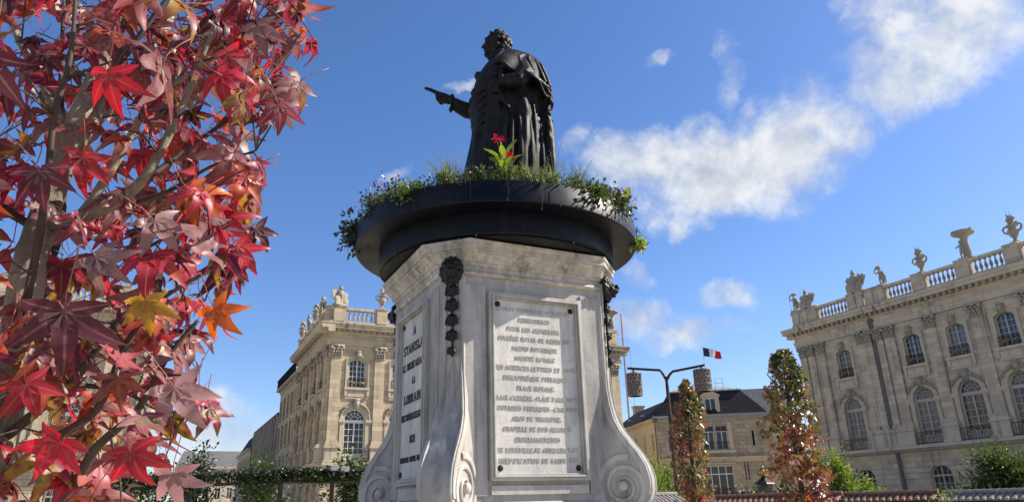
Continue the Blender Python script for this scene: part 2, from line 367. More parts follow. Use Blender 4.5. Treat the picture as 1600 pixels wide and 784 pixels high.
def voxel(mb, name, mat, size, smooth_it=3, smooth_f=.5):
    me = mb.mesh(name+'_source', None); o = bpy.data.objects.new(name+'_source', me); col.objects.link(o)
    r = o.modifiers.new('r', 'REMESH'); r.mode = 'VOXEL'; r.voxel_size = size
    if smooth_it:
        s = o.modifiers.new('s', 'SMOOTH'); s.iterations = smooth_it; s.factor = smooth_f
    dg = bpy.context.evaluated_depsgraph_get(); dg.update()
    out = bpy.data.meshes.new_from_object(o.evaluated_get(dg)); out.name = name
    bpy.data.objects.remove(o); bpy.data.meshes.remove(me)
    out.materials.clear(); out.materials.append(mat); out.shade_smooth(); return out
def frame_m(origin, xdir):               # local x along xdir (horizontal), z up, -y outward
    x = Vector(xdir).normalized(); y = UZ.cross(x)
    m = Matrix((x, y, UZ)).transposed().to_4x4(); return Matrix.Translation(Vector(origin)) @ m
def T(x, y, z): return Matrix.Translation(Vector((x, y, z)))
def arch(cx, hw, z0, zs, zt, n=14):      # opening outline, anticlockwise: sides to zs, then arc to zt
    h = zt-zs
    if h >= hw*.95: pts = [(cx+hw*math.cos(math.pi*i/n), zs+h*math.sin(math.pi*i/n)) for i in range(n+1)]
    elif h > .01:
        rad = (hw*hw+h*h)/(2*h); a = math.asin(min(1, hw/rad))
        pts = [(cx+rad*math.sin(a-2*a*i/n), zt-rad+rad*math.cos(a-2*a*i/n)) for i in range(n+1)]
    else: pts = [(cx+hw, zt), (cx-hw, zt)]
    return [(cx-hw, z0), (cx+hw, z0)]+pts
def wall_with_holes(x0, x1, z0, z1, holes, depth, y=0.):
    mb = MB(); outer = [(x0, z0), (x1, z0), (x1, z1), (x0, z1)]
    polys = [[Vector((x, z, 0)) for x, z in outer]]+[[Vector((x, z, 0)) for x, z in reversed(h)] for h in holes]
    tri = tessellate_polygon(polys); flat = [(p.x, y, p.y) for q in polys for p in q]
    mb.add(flat, [tuple(t) for t in tri])
    for h in holes:
        n = len(h); mb.add([(x, y, z) for x, z in h]+[(x, y+depth, z) for x, z in h], [(j, (j+1) % n, n+(j+1) % n, n+j) for j in range(n)])
    return mb
def foliage(name, mat, parent, pts, size, Mw=None, flat=.3, aspect=.6, kind=None, droop=0.):
    """leaf-sized folded quads at pts; each point may be (p) or (p, outward)"""
    mb = MB(); rn = []
    for p in pts:
        p, o = (p if isinstance(p, tuple) and isinstance(p[0], Vector) else (p, None))
        s = size*random.uniform(.6, 1.35)
        d = Vector((random.gauss(0, 1), random.gauss(0, 1), random.gauss(-droop, .8)))
        if o is not None: d += Vector(o)*1.2
        d.normalize(); n = Vector((random.gauss(0, 1), random.gauss(0, 1), random.gauss(.8, 1)))
        w = d.cross(n)
        if w.length < .01: continue
        w.normalize(); u = w.cross(d); b = Vector(p); h = s*aspect*.5
        mb.add([b, b+d*s*.45+w*h+u*s*flat*.3, b+d*s, b+d*s*.45-w*h+u*s*flat*.3], [(0, 1, 2), (0, 2, 3)])
        v = min(1, max(0, random.gauss(.5, .27))); rn += [v]*4
    mb.a['rnd'] = rn
    o = mb.build(name, mat, parent, Mw, fix=False)
    if kind: o['kind'] = kind
    return o
def ell_pts(c, r, n, shell=.55, rough=.25, seed=0):
    out = []
    while len(out) < n:
        d = Vector((random.gauss(0, 1), random.gauss(0, 1), random.gauss(0, 1))).normalized()
        q = 1+rough*2.2*mnoise.noise(d*2.3+Vector((seed*3.1, seed, 0)))
        t = q*(random.uniform(shell, 1.0) if random.random() < .8 else random.uniform(.1, shell))
        if mnoise.noise(d*5+Vector((seed, 2, 5))) < -.28 and t > .6: continue
        out.append((Vector((c[0]+d.x*r[0]*t, c[1]+d.y*r[1]*t, c[2]+d.z*r[2]*t)), d))
    return out

# ------------------------------------------------------------------ ground
k = NT('pale_paving'); b_ = k.n.new('ShaderNodeTexBrick'); k.l.new(k.co, b_.inputs['Vector']); b_.inputs['Scale'].default_value = 1
b_.inputs['Brick Width'].default_value = .3; b_.inputs['Row Height'].default_value = .2; b_.inputs['Mortar Size'].default_value = .008
b_.inputs['Color1'].default_value = (.40, .36, .29, 1); b_.inputs['Color2'].default_value = (.46, .42, .34, 1); b_.inputs['Mortar'].default_value = (.15, .14, .12, 1)
k.bump(k.noise(30, 5, .6), .3, .01)
M['paving'] = k.base(k.mix(k.rng(k.noise(.6, 6, .6), .35, .7, 0, .4), b_.outputs[0], (.27, .245, .2)), .85, 0, .3)
g = MB().add([(-1500, -1500, 0), (1500, -1500, 0), (1500, 1500, 0), (-1500, 1500, 0)], [(0, 1, 2, 3)]).build('ground', M['paving']); g['kind'] = 'structure'

# ------------------------------------------------------------------ palace facades
MC = {}
def cached(key, fn):
    if key not in MC: MC[key] = fn()
    return MC[key]
def xprism(mb, poly, x0, x1):            # poly in (y,z) extruded along x
    n = len(poly)
    return mb.add([(x0, y, z) for y, z in poly]+[(x1, y, z) for y, z in poly],
                  [tuple(range(n)), tuple(range(2*n-1, n-1, -1))]+[(j, (j+1) % n, n+(j+1) % n, n+j) for j in range(n)])
def offset_outline(pts, d, cx):          # grow an arch outline outwards about its centre line (approximate)
    zs = min(z for x, z in pts[2:]); out = []
    for x, z in pts:
        v = Vector((x-cx, max(0, z-zs)*1.0)); 
        if z <= zs+1e-6: out.append((x+math.copysign(d, x-cx), z))
        else:
            L = v.length or 1; out.append((x+v.x/L*d, z+v.y/L*d))
    return out
def win_parts(kind):
    fr, mt, gl = MB(), MB(), MB()
    if kind == 'french':
        o = arch(0, 1.0, 5.62, 9.4, 10.4); i = arch(0, .88, 5.74, 9.4, 10.28)
        fr.band(i[1:]+[i[0], i[1]], o[1:]+[o[0], o[1]], .22, .34)
        fr.box(-.88, .88, .2, .33, 9.12, 9.4); fr.box(-.07, .07, .215, .335, 5.74, 9.12)
        for q in range(1, 6):
            a = math.pi*q/6; mt.tube([(.3*math.cos(a), .28, 9.4+.3*math.sin(a)), (.9*math.cos(a), .28, 9.4+.9*math.sin(a))], .03, 4)
        mt.tube([(.32*math.cos(math.pi*q/8), .28, 9.4+.32*math.sin(math.pi*q/8)) for q in range(9)], .03, 4)
        mt.tube([(.62*math.cos(math.pi*q/10), .28, 9.4+.62*math.sin(math.pi*q/10)) for q in range(11)], .022, 4)
        for x in (-.48, .48): mt.box(x-.025, x+.025, .25, .32, 5.74, 9.12)
        for q in range(1, 6): z = 5.74+3.38*q/6; mt.box(-.88, .88, .254, .316, z-.025, z+.025)
        mt.box(-.87, .87, .23, .326, 5.74, 6.4)
        gl.prism(arch(0, .95, 5.65, 9.4, 10.34), .29, .30)
    elif kind == 'upper':
        o = arch(0, .80, 12.35, 14.8, 15.08); i = arch(0, .70, 12.45, 14.72, 14.98)
        fr.band(i[1:]+[i[0], i[1]], o[1:]+[o[0], o[1]], .22, .34); fr.box(-.06, .06, .215, .335, 12.45, 14.95)
        for x in (-.38, .38): mt.box(x-.022, x+.022, .25, .32, 12.45, 14.85)
        for q in range(1, 5): z = 12.45+2.45*q/5; mt.box(-.7, .7, .254, .316, z-.022, z+.022)
        gl.prism(arch(0, .76, 12.38, 14.78, 15.04), .29, .30)
    else:
        o = arch(0, .95, 1.2, 3.1, 3.95); i = arch(0, .84, 1.3, 3.1, 3.84)
        fr.band(i[1:]+[i[0], i[1]], o[1:]+[o[0], o[1]], .22, .34); fr.box(-.06, .06, .215, .335, 1.3, 3.8); fr.box(-.84, .84, .21, .33, 3.0, 3.14)
        for x in (-.45, .45): mt.box(x-.025, x+.025, .25, .32, 1.3, 3.6)
        for z in (1.9, 2.45): mt.box(-.84, .84, .254, .316, z-.025, z+.025)
        gl.prism(arch(0, .9, 1.22, 3.1, 3.9), .29, .30)
    return fr, mt, gl
def iron_panel(w, h, seedk):             # wrought iron railing panel with scrolls, centred on x=0, bottom z=0
    mb = MB(); mb.box(-w/2, w/2, -.03, .03, h-.06, h); mb.box(-w/2, w/2, -.025, .025, .06, .11)
    n = max(2, int(w/.22))
    for q in range(n+1):
        x = -w/2+w*q/n; mb.box(x-.014, x+.014, -.014, .014, .0, h-.05)
    return mb
def iron_scroll(w, h):
    mb = MB(); cnt = max(1, int(round(w/1.0)))
    for q in range(cnt):
        cx = -w/2+w*(q+.5)/cnt
        for s in (-1, 1):
            mb.tube([(cx+s*(.08+.20*(1-t/14)*math.cos(t*.55)+.06), -.02, h*.5+.26*h*(1-t/18)*math.sin(t*.55)) for t in range(15)], .022, 4)
        mb.blob((cx, -.03, h*.5), (.10, .03, .13), 6, 4)
    mb.tube([(-w/2, -.02, h*.5), (w/2, -.02, h*.5)], .014, 4)
    return mb
def capital_mesh(mat, w):
    mb = MB(); mb.box(-w*.5, w*.5, -.26, -.05, 15.2, 16.05); h = w*.5
    mb.box(-h-.14, h+.14, -.44, .0, 16.12, 16.28); mb.box(-h-.02, h+.02, -.29, 0, 15.12, 15.24)
    for row, (z, pr, n, s) in enumerate([(15.25, .06, 4, .15), (15.55, .10, 3, .17)]):
        for q in range(n):
            x = -h+2*h*(q+.5)/n; mb.blob((x, -.28-pr*.4, z+.16), (s*.8, .10, .2), 6, 4, .15); mb.blob((x, -.36-pr, z+.32), (s*.7, .09, .08), 6, 4, .15)
    for s in (-1, 1):
        mb.blob((s*(h+.03), -.36, 15.98), (.17, .14, .17), 7, 5, .12); mb.blob((s*h*.35, -.36, 15.95), (.10, .08, .12), 6, 4, .1)
    mb.blob((0, -.42, 16.16), (.14, .10, .16), 7, 5, .15)
    return mb.mesh('capital', mat, True)
def keystone_mesh(mat):
    mb = MB(); mb.prism([(-.20, 10.35), (.20, 10.35), (.30, 11.1), (-.30, 11.1)], -.30, .0)
    mb.blob((0, -.36, 10.85), (.24, .16, .34), 8, 6, .15); mb.blob((0, -.46, 10.82), (.10, .08, .12), 6, 4, .1); mb.blob((0, -.36, 11.18), (.30, .16, .13), 8, 4, .2)
    for s in (-1, 1):
        for q in range(1, 7):
            a = math.pi/2 - s*(.16+q*.155); r = 1.40+.03*math.sin(q*2); sz = .17-.012*q
            mb.blob((r*math.cos(a), -.20-.06*random.random(), 9.4+r*math.sin(a)+.02), (sz*1.1, .12, sz), 6, 4, .25)
    return mb.mesh('carved_keystone', mat, True)
def small_keystone_mesh(mat):
    mb = MB(); mb.prism([(-.18, 14.95), (.18, 14.95), (.25, 15.75), (-.25, 15.75)], -.25, .0)
    mb.blob((0, -.30, 15.42), (.22, .13, .26), 7, 5, .2); mb.blob((.0, -.28, 15.72), (.30, .14, .10), 7, 4, .2)
    for s in (-1, 1): mb.blob((s*.24, -.24, 15.3), (.1, .09, .2), 6, 4, .2)
    return mb.mesh('carved_keystone', mat, True)
def urn_baluster(mat):
    mb = MB(); mb.box(-.11, .11, -.11, .11, 0, .08); mb.box(-.11, .11, -.11, .11, 1.0, 1.08)
    mb.lathe([(.08, .08), (.06, .14), (.13, .30), (.145, .42), (.11, .60), (.06, .78), (.055, .86), (.09, .93), (.09, 1.0)], (0, 0, 0), 8)
    return mb.mesh('baluster', mat, 35)
def palace(name, B, Mf, W, bays, pils, st, tr, cv, wood, off=0., ov=(1., 1.), dz=0., railing=True, ped=None, baluster_gap=.42, doors_rail=True, skip_ground=False):
    """classical front in local coords: x 0..W, z up, -y outwards, wall plane y=off"""
    Mo = Mf @ T(0, off, 0)
    holes = []
    for c in bays:
        holes += [arch(c, 1.0, 5.62, 9.4, 10.4), arch(c, .80, 12.35, 14.8, 15.08)]
        if not skip_ground: holes.append(arch(c, .95, 1.2, 3.1, 3.95))
    wall_with_holes(0, W, 0, 17.5, holes, .30).build('wall', st, B, Mo)
    # rusticated courses of the ground floor, each course a proud band broken at the windows
    z = .9; mb = MB(); i = 0
    while z < 5.0:
        segs = []; x = 0.
        for c in sorted(bays):
            zz = z+.24
            if 1.1 < zz < 4.05:
                hw = 1.06 if zz < 3.1 else 1.06*math.sqrt(max(0, 1-((zz-3.1)/1.05)**2))
                if c-hw > x: segs.append((x, c-hw)); x = c+hw
        segs.append((x, W))
        for a, b in segs: mb.box(a+.003, b-.003, -.06, 0.05, z, z+.455)
        z += .49
    cr = mb.build('rusticated_courses', st, B, Mo); cr['kind'] = 'stuff'
    mb = MB(); mb.box(-.08, W+.08, -.14, .05, 0, .85); mb.build('plinth', tr, B, Mo)
    # balcony slab
    mb = MB(); xprism(mb, [(-.05, 5.05), (-.35, 5.15), (-.55, 5.3), (-.78, 5.32), (-.78, 5.58), (.04, 5.6), (.04, 5.05)], -.1+dz, W+.1-dz)
    mb.build('balcony_slab', tr, B, Mo)
    # pilasters, pedestals, capitals
    for pi_, (px_, pw) in enumerate(pils):
        mb = MB(); h = pw/2; ep = .0035*pi_
        mb.box(px_-h, px_+h, -.2, .05, 7.5, 15.2); mb.box(px_-h-.10, px_+h+.10, -.30, .04, 7.16, 7.36); mb.box(px_-h-.05, px_+h+.05, -.25, .04, 7.36, 7.5)
        p = mb.build('pilaster', st, B, Mo)
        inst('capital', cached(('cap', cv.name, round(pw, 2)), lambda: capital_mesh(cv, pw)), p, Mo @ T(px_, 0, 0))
        mb = MB(); mb.box(px_-h-.18, px_+h+.18, -.52-ep, .04, 5.6, 6.82+ep); mb.box(px_-h-.28, px_+h+.28, -.64-ep, .04, 6.82+ep, 6.98+ep); mb.box(px_-h-.20, px_+h+.20, -.55-ep, .04, 6.98+ep, 7.16+ep*.5); mb.box(px_-h-.25, px_+h+.25, -.6-ep, .04, 5.61, 5.8+ep)
        mb.build('pedestal', cached(('pedm', name), lambda: ped or tr), B, Mo)
    sp = sorted(pils); 
    for c in bays:
        # french window
        for kind, nm in (('french', 'french_window'), ('upper', 'casement_window'), ('ground', 'ground_floor_window')):
            if kind == 'ground' and skip_ground: continue
            fr, mt, gl = cached(('wp', kind), lambda: win_parts(kind))
            w = inst(nm, cached(('wf', kind, wood.name), lambda: fr.mesh('window_frame', wood)), B, Mo @ T(c, 0, 0))
            inst('muntins', cached(('wm', kind, wood.name), lambda: mt.mesh('muntins', wood)), w, Mo @ T(c, 0, 0))
            inst('glass', cached(('wg', kind), lambda: gl.mesh('glass', M['glass'])), w, Mo @ T(c, 0, 0))
            if kind == 'upper':
                r = inst('window_railing', cached('urail', lambda: iron_panel(1.66, .82, 1).mesh('window_railing', M['iron'])), w, Mo @ T(c, -.10, 12.36))
                inst('railing_scroll', cached('uscr', lambda: iron_scroll(1.6, .82).mesh('railing_scroll', M['gilt'], True)), w, Mo @ T(c, -.10, 12.36))
        def arch_sur():
            mb = MB(); i = arch(0, 1.0, 9.55, 9.55, 10.4)[2:]; n = len(i)
            a1 = [(1.0*math.cos(math.pi*q/16), 9.4+1.0*math.sin(math.pi*q/16)) for q in range(17)]; a2 = [(1.30*math.cos(math.pi*q/16), 9.4+1.30*math.sin(math.pi*q/16)) for q in range(17)]
            a3 = [(1.42*math.cos(math.pi*q/16), 9.4+1.42*math.sin(math.pi*q/16)) for q in range(17)]
            mb.band(a1, a2, -.12, .02); mb.band(a2, a3, -.19, .02)
            for s in (-1, 1):
                x0, x1 = sorted((s*1.0, s*1.38)); mb.box(x0, x1, -.10, .02, 5.62, 9.16); mb.box(min(s*.97, s*1.55), max(s*.97, s*1.55), -.22, .02, 9.16, 9.40); mb.box(min(s*.985, s*1.47), max(s*.985, s*1.47), -.16, .02, 9.02, 9.16)
            return mb.mesh('arch_surround', tr, False)
        inst('arch_surround', cached(('as', tr.name), arch_sur), B, Mo @ T(c, 0, 0))
        def up_sur():
            mb = MB(); o = arch(0, .80, 12.35, 14.8, 15.08); o2 = [(x*1.28, z+(.2 if z > 14 else 0)) for x, z in o]; o3 = [(x*1.40, z+(.28 if z > 14 else 0)) for x, z in o]
            mb.band(o[1:]+[o[0]], o2[1:]+[o2[0]], -.08, .02); mb.band(o2[1:]+[o2[0]], o3[1:]+[o3[0]], -.14, .02)
            mb.box(-1.2, 1.2, -.30, .02, 12.13, 12.34); mb.box(-1.05, 1.05, -.12, .02, 11.3, 12.13); mb.box(-.85, .85, -.16, .0, 11.5, 11.98)
            for s in (-1, 1): mb.box(min(s*.95, s*1.15), max(s*.95, s*1.15), -.24, .02, 11.55, 12.13)
            return mb.mesh('window_surround', tr, False)
        inst('window_surround', cached(('us', tr.name), up_sur), B, Mo @ T(c, 0, 0))
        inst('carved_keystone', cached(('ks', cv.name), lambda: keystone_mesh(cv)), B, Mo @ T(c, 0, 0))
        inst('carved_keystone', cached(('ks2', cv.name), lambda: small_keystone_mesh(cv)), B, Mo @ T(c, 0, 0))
        if doors_rail:
            inst('balcony_railing', cached(('brail', 2.3), lambda: iron_panel(2.3, 1.0, 2).mesh('balcony_railing', M['iron'])), B, Mo @ T(c, -.62, 5.6))
            inst('gilded_scrollwork', cached(('bscr', 2.3), lambda: iron_scroll(2.2, 1.0).mesh('gilded_scrollwork', M['gilt'], True)), B, Mo @ T(c, -.62, 5.6))
    # entablature
    a, b = -ov[0], W+ov[1]
    def ext(q): return (-q*min(1, ov[0])+dz, W+q*min(1, ov[1])-dz)
    mb = MB(); 
    for (z0, z1, pr) in ((16.28, 16.5, .22), (16.5, 16.75, .27), (16.75, 16.86, .34)): mb.box(*ext(pr), -pr, .04, z0+dz, z1+dz)
    mb.build('architrave', tr, B, Mo)
    mb = MB(); mb.box(*ext(.2), -.2, .04, 16.86+dz, 17.36+dz); mb.build('frieze', st, B, Mo)
    mb = MB(); x0, x1 = ext(1.05)
    xprism(mb, [(.3, 17.36+dz), (-.30, 17.36+dz), (-.36, 17.5+dz), (-.36, 17.72+dz), (-.95, 17.74+dz), (-.95, 17.98+dz), (-1.03, 18.02+dz), (-1.10, 18.18+dz), (-1.10, 18.26+dz), (.3, 18.34+dz)], x0, x1)
    mb.build('cornice', tr, B, Mo)
    mb = MB(); n = int(W/.56)
    for q in range(n+1):
        x = .1+(W-.2)*q/n; mb.box(x-.12, x+.12, -.82, -.33, 17.48+dz, 17.738+dz)
    o = mb.build('modillions', cv, B, Mo); o['kind'] = 'stuff'
    # balustrade
    y0, y1 = -.28, .12
    mb = MB(); mb.box(-.1, W+.1, y0-.04, y1+.04, 18.3+dz, 18.62+dz); mb.box(-.1, W+.1, y0-.06, y1+.06, 19.72+dz, 19.95+dz); 
    bal = mb.build('balustrade', tr, B, Mo)
    cuts = []
    for px_, pw in sp:
        h = pw/2+.05; cuts.append((px_-h, px_+h)); m2 = MB(); m2.box(px_-h, px_+h, y0-.09, y1+.09, 18.6+dz, 19.99+dz); m2.box(px_-h-.06, px_+h+.06, y0-.15, y1+.15, 19.99+dz, 20.10+dz)
        m2.build('pier', st, bal, Mo)
    bm_ = cached(('bal', tr.name), lambda: urn_baluster(M['stone_trim'] if tr == M['stone_trim'] else M['carved']))
    for (a0, a1), (b0, b1) in zip(cuts, cuts[1:]):
        L = b0-a1
        if L < .5: 
            if L > .02: MB().box(a1, b0, y0, y1, 18.62+dz, 19.72+dz).build('parapet_panel', st, bal, Mo)
            continue
        for h0 in (a1, b0-.16): MB().box(h0, h0+.16, y0+.02, y1-.02, 18.62+dz, 19.72+dz).build('half_pier', st, bal, Mo)
        n = max(2, int(round((L-.5)/baluster_gap)))
        for q in range(n):
            inst('baluster', bm_, bal, Mo @ T(a1+.25+(L-.5)*(q+.5)/n, (y0+y1)/2, 18.63+dz))
    return Mo

# --- left palace (front faces the square, side faces the street)
BL = empty('palace', (29, 74, 0), 'sunlit cream stone palace with corner facing the street, just behind the pedestal', 'building')
MLf = frame_m((12.7, 66.0, 0), (1, 0, 0))
ML0 = palace('palace_l', BL, MLf, 32.6, [2.8+4.2*i for i in range(7)], [(.75, 1.0)]+[(4.9+4.2*i, .95) for i in range(7)]+[(31.9, 1.0)], M['stone'], M['stone_trim'], M['carved'], M['white_paint'])
MLs = frame_m((12.7, 82.4, 0), (0, -1, 0))
palace('palace_ls', BL, MLs, 16.4, [2.5, 6.6, 10.7, 14.1], [(.5, .9), (4.55, .9), (8.65, .9), (12.4, .9), (15.8, .9)], M['stone'], M['stone_trim'], M['carved'], M['white_paint'], ov=(1, 1), dz=.004, doors_rail=False)
MB().box(13.14, 45.29, 66.44, 82.3, 0, 18.25).build('building_core', M['stone'], BL)
mb = MB(); mb.ring_loft([[(15, 68.5, 18.3), (43, 68.5, 18.3), (43, 81, 18.3), (15, 81, 18.3)], [(18, 72, 20.3), (40, 72, 20.3), (40, 78, 20.3), (18, 78, 20.3)]]); mb.build('roof', M['slate'], BL)
# --- twin palace at the far left, behind the red tree
BT = empty('palace', (-17, 74, 0), 'sunlit cream stone palace seen only through the red tree leaves', 'building')
MTf = frame_m((-31.5, 66.0, 0), (1, 0, 0))
palace('palace_t', BT, MTf, 30.0, [24.5-4.2*i for i in range(5)], [(29.3, .95), (26.6, .95)]+[(22.4-4.2*i, .95) for i in range(5)]+[(.7, .95)], M['stone'], M['stone_trim'], M['carved'], M['white_paint'])
MB().box(-31.4, -1.52, 66.44, 82.3, 0, 18.25).build('building_core', M['stone'], BT)
# --- right palace, in shade
BR = empty('palace', (66, 38, 0), 'grey shaded stone palace with rooftop urns and dark rainwater pipe', 'building')
MR = frame_m((59.0, 52.1, 0), (0, -1, 0))
palace('palace_rp', BR, MR, 8.75, [5.25], [(.55, .8), (1.55, .8), (2.85, .8), (7.55, .85), (8.35, .68)], M['stone_grey'], M['stone_grey_trim'], M['carved'], M['grey_paint'], off=-.45, ov=(1., .15))
palace('palace_rm', BR, frame_m((58.7, 43.35, 0), (0, -1, 0)), 25.5, [3.65+4.03*i for i in range(5)]+[23.9], [(.60, .8)]+[(1.70, 1.0)]+[(5.67+4.03*i, 1.0) for i in range(5)]+[(25., 1.)], M['stone_grey'], M['stone_grey_trim'], M['carved'], M['grey_paint'], ov=(0, 1.), dz=.004, ped=M['stone_grey_trim'])
MB().box(59.16, 74, 17.9, 52.05, 0, 18.25).build('building_core', M['stone_grey'], BR)
MB().box(58.06, 58.95, 43.4, 52.29, 0, 17.4).build('pavilion_return', M['stone_grey'], BR, T(0, .0, 0)) if False else None
mb = MB(); mb.tube([(8.93, -.50, 17.2), (8.93, -.50, 5.7), (8.93, -.55, 4.9), (8.98, -.60, 4.6), (8.98, -.55, .2)], .15, 8); mb.lathe([(.15, 0), (.28, .15), (.32, .7), (.22, .85)], (8.93, -.52, 16.4), 8)
mb.build('rainwater_pipe', M['soot'], BR, MR, 40)

# --- rooftop ornaments
def urn_mb():
    mb = MB(); mb.box(-.30, .30, -.30, .30, 0, .14); mb.lathe([(.26, .14), (.14, .26), (.12, .40), (.24, .55), (.36, .8), (.38, 1.0), (.30, 1.12), (.20, 1.2), (.40, 1.32), (.42, 1.4), (.25, 1.45)], n=12)
    for s in (-1, 1):
        mb.tube([(s*.36, 0, .85), (s*.58, 0, 1.0), (s*.66, 0, 1.25), (s*.52, 0, 1.42), (s*.38, 0, 1.36)], .085, 6)
    for q in range(26):
        a = random.uniform(0, 6.28); r = random.uniform(0, .34); h = 1.5+random.uniform(0, .85)*(1-r*1.6)
        mb.blob((r*math.cos(a), r*math.sin(a), h), random.uniform(.07, .14), 6, 4, .3)
    for q in range(7):
        a = q*.9; mb.tube([(0, 0, 1.5), (.12*math.cos(a), .12*math.sin(a), 2.0), (.22*math.cos(a), .22*math.sin(a), 2.25+.12*(q % 3))], [.07, .06, .02], 5)
    return mb
def figure_mb(mb=None, arm=1, h=1.75, x=0., ground=.12):
    mb = mb or MB(); s = h/1.75; g_ = ground
    for q in (-1, 1): mb.tube([(x+q*.10*s, 0, g_), (x+q*.13*s, -.06*s, g_+.42*s), (x+q*.09*s, 0, g_+.85*s)], [.07*s, .085*s, .13*s], 7)
    mb.tube([(x, 0, g_+.75*s), (x+.02, -.04, g_+1.0*s), (x, 0, g_+1.28*s), (x, 0, g_+1.42*s)], [.19*s, .17*s, .21*s, .08*s], 9)
    mb.blob((x, -.03, g_+1.60*s), (.13*s, .14*s, .16*s), 8, 6); mb.blob((x, .03, g_+1.66*s), (.16*s, .15*s, .14*s), 8, 5, .15)
    mb.tube([(x-.2*s, 0, g_+1.33*s), (x-.42*s, -.05, g_+1.15*s), (x-.5*s, -.12, g_+1.42*s*(1 if arm > 0 else .8))], [.085*s, .07*s, .05*s], 6)
    mb.tube([(x+.2*s, 0, g_+1.33*s), (x+.36*s, .0, g_+1.02*s), (x+.25*s, -.18, g_+.85*s)], [.085*s, .07*s, .05*s], 6)
    mb.tube([(x+.15*s, .12*s, g_+1.3*s), (x+.28*s, .18*s, g_+.8*s), (x+.22*s, .16*s, g_+.2*s)], [.1*s, .16*s, .2*s], 7)
    return mb
def plinth_mb(mb, w=.42): mb.box(-w, w, -.3, .3, 0, .16); return mb
def putto_mb():
    mb = plinth_mb(MB()); figure_mb(mb, 1, 1.75, 0); mb.tube([(-.5, -.12, 1.4), (-.45, -.1, 1.7), (-.2, -.05, 1.95), (.1, 0, 1.98)], .07, 6)
    for q in range(8): mb.blob((random.uniform(-.3, .35), random.uniform(-.1, .1), 1.75+random.uniform(0, .22)), .11, 6, 4, .2)
    return mb
def atlas_mb():                          # figure leaning on a column that carries a wide basin
    mb = plinth_mb(MB(), .5); mb.lathe([(.26, .1), (.30, .6), (.24, 1.2), (.22, 1.55), (.36, 1.78), (.75, 1.95), (.82, 2.05), (.74, 2.18), (.4, 2.2)], (.12, .05, 0), 12)
    figure_mb(mb, -1, 1.45, -.22, .1)
    for q in range(16): mb.blob((.12+random.uniform(-.75, .75), random.uniform(-.3, .3), 2.18+random.uniform(0, .1)), random.uniform(.07, .13), 6, 4, .3)
    return mb
def trophy_mb():                         # cuirass and helmet with banners and shields
    mb = plinth_mb(MB(), .7); mb.tube([(0, 0, .1), (0, 0, .6), (0, -.05, 1.0), (0, 0, 1.35), (0, 0, 1.45)], [.3, .26, .34, .30, .12], 10)
    mb.blob((0, -.02, 1.68), (.19, .22, .22), 9, 6); mb.tube([(0, .2, 1.6), (0, .1, 1.95), (0, -.15, 1.98)], [.05, .09, .04], 6)
    for s, t in ((-1, .75), (1, .85), (-1, .35), (1, .4)):
        mb.tube([(s*.1, .1, .2), (s*t*.9, .1, 1.75-.25*t)], .035, 5)
        a = Vector((s*t*.35, .1, .75)); b = Vector((s*t*.88, .1, 1.72-.25*t)); w = Vector((s*.35, 0, -.28))
        mb.add([a, b, b+w*.9, a+w, a+Vector((0, .1, 0)), b+Vector((0, .1, 0)), b+w*.9+Vector((0, .1, 0)), a+w+Vector((0, .1, 0))], [(0, 1, 2, 3), (7, 6, 5, 4), (0, 4, 5, 1), (1, 5, 6, 2), (2, 6, 7, 3), (3, 7, 4, 0)])
    for s in (-1, 1): mb.blob((s*.5, -.2, .45), (.34, .12, .42), 9, 6, .08)
    return mb
def spear_mb():
    mb = putto_mb(); mb.tube([(-.5, -.1, .2), (-.52, -.1, 2.6)], .03, 5); return mb
ORN = {}
def ornament(kind, P, rot, label, name, scale=1., group='stone ornaments on the palace rooflines'):
    fn, sm = {'urn': (urn_mb, .035), 'putto': (putto_mb, .03), 'atlas': (atlas_mb, .035), 'trophy': (trophy_mb, .035), 'spear': (spear_mb, .03)}[kind]
    if kind not in ORN: ORN[kind] = voxel(fn(), name, M['carved'], sm, 1)
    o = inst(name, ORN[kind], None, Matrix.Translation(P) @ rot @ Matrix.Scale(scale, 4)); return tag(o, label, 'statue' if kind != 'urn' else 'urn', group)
rL = MLf.to_3x3().to_4x4(); rR = MR.to_3x3().to_4x4()
def onR(x, off=0.): return MR @ Vector((x, -.1+off, 20.105))
for kind, x, of, nm, lb, s in [
    ('spear', .55, -.45, 'roof_statue', 'small stone figure with a spear on the left corner of the shaded palace roof', 1.0),
    ('trophy', 2.1, -.45, 'roof_trophy', 'stone armour trophy next to the spear figure on the shaded palace roof', 1.0),
    ('trophy', 8.1, -.45, 'roof_trophy', 'stone armour trophy above the dark rainwater pipe on the shaded palace roof', 1.15),
    ('putto', 10.65, 0, 'roof_statue', 'stone cherub with raised arm right of the rainwater pipe, on the roof', .98),
    ('urn', 14.7, 0, 'roof_urn', 'stone flower urn between the cherub and the basin figure on the roof', 1.05),
    ('atlas', 18.75, 0, 'roof_statue', 'stone figure leaning on a column with wide basin on the roof', 1.12),
    ('urn', 22.75, 0, 'roof_urn', 'tall stone flower urn, rightmost ornament on the shaded palace roof', 1.1),
    ('putto', 26.8, 0, 'roof_statue', 'stone cherub on the shaded palace roof beyond the rightmost urn', 1.)]:
    ornament(kind, onR(x, of), rR, lb, nm, s)
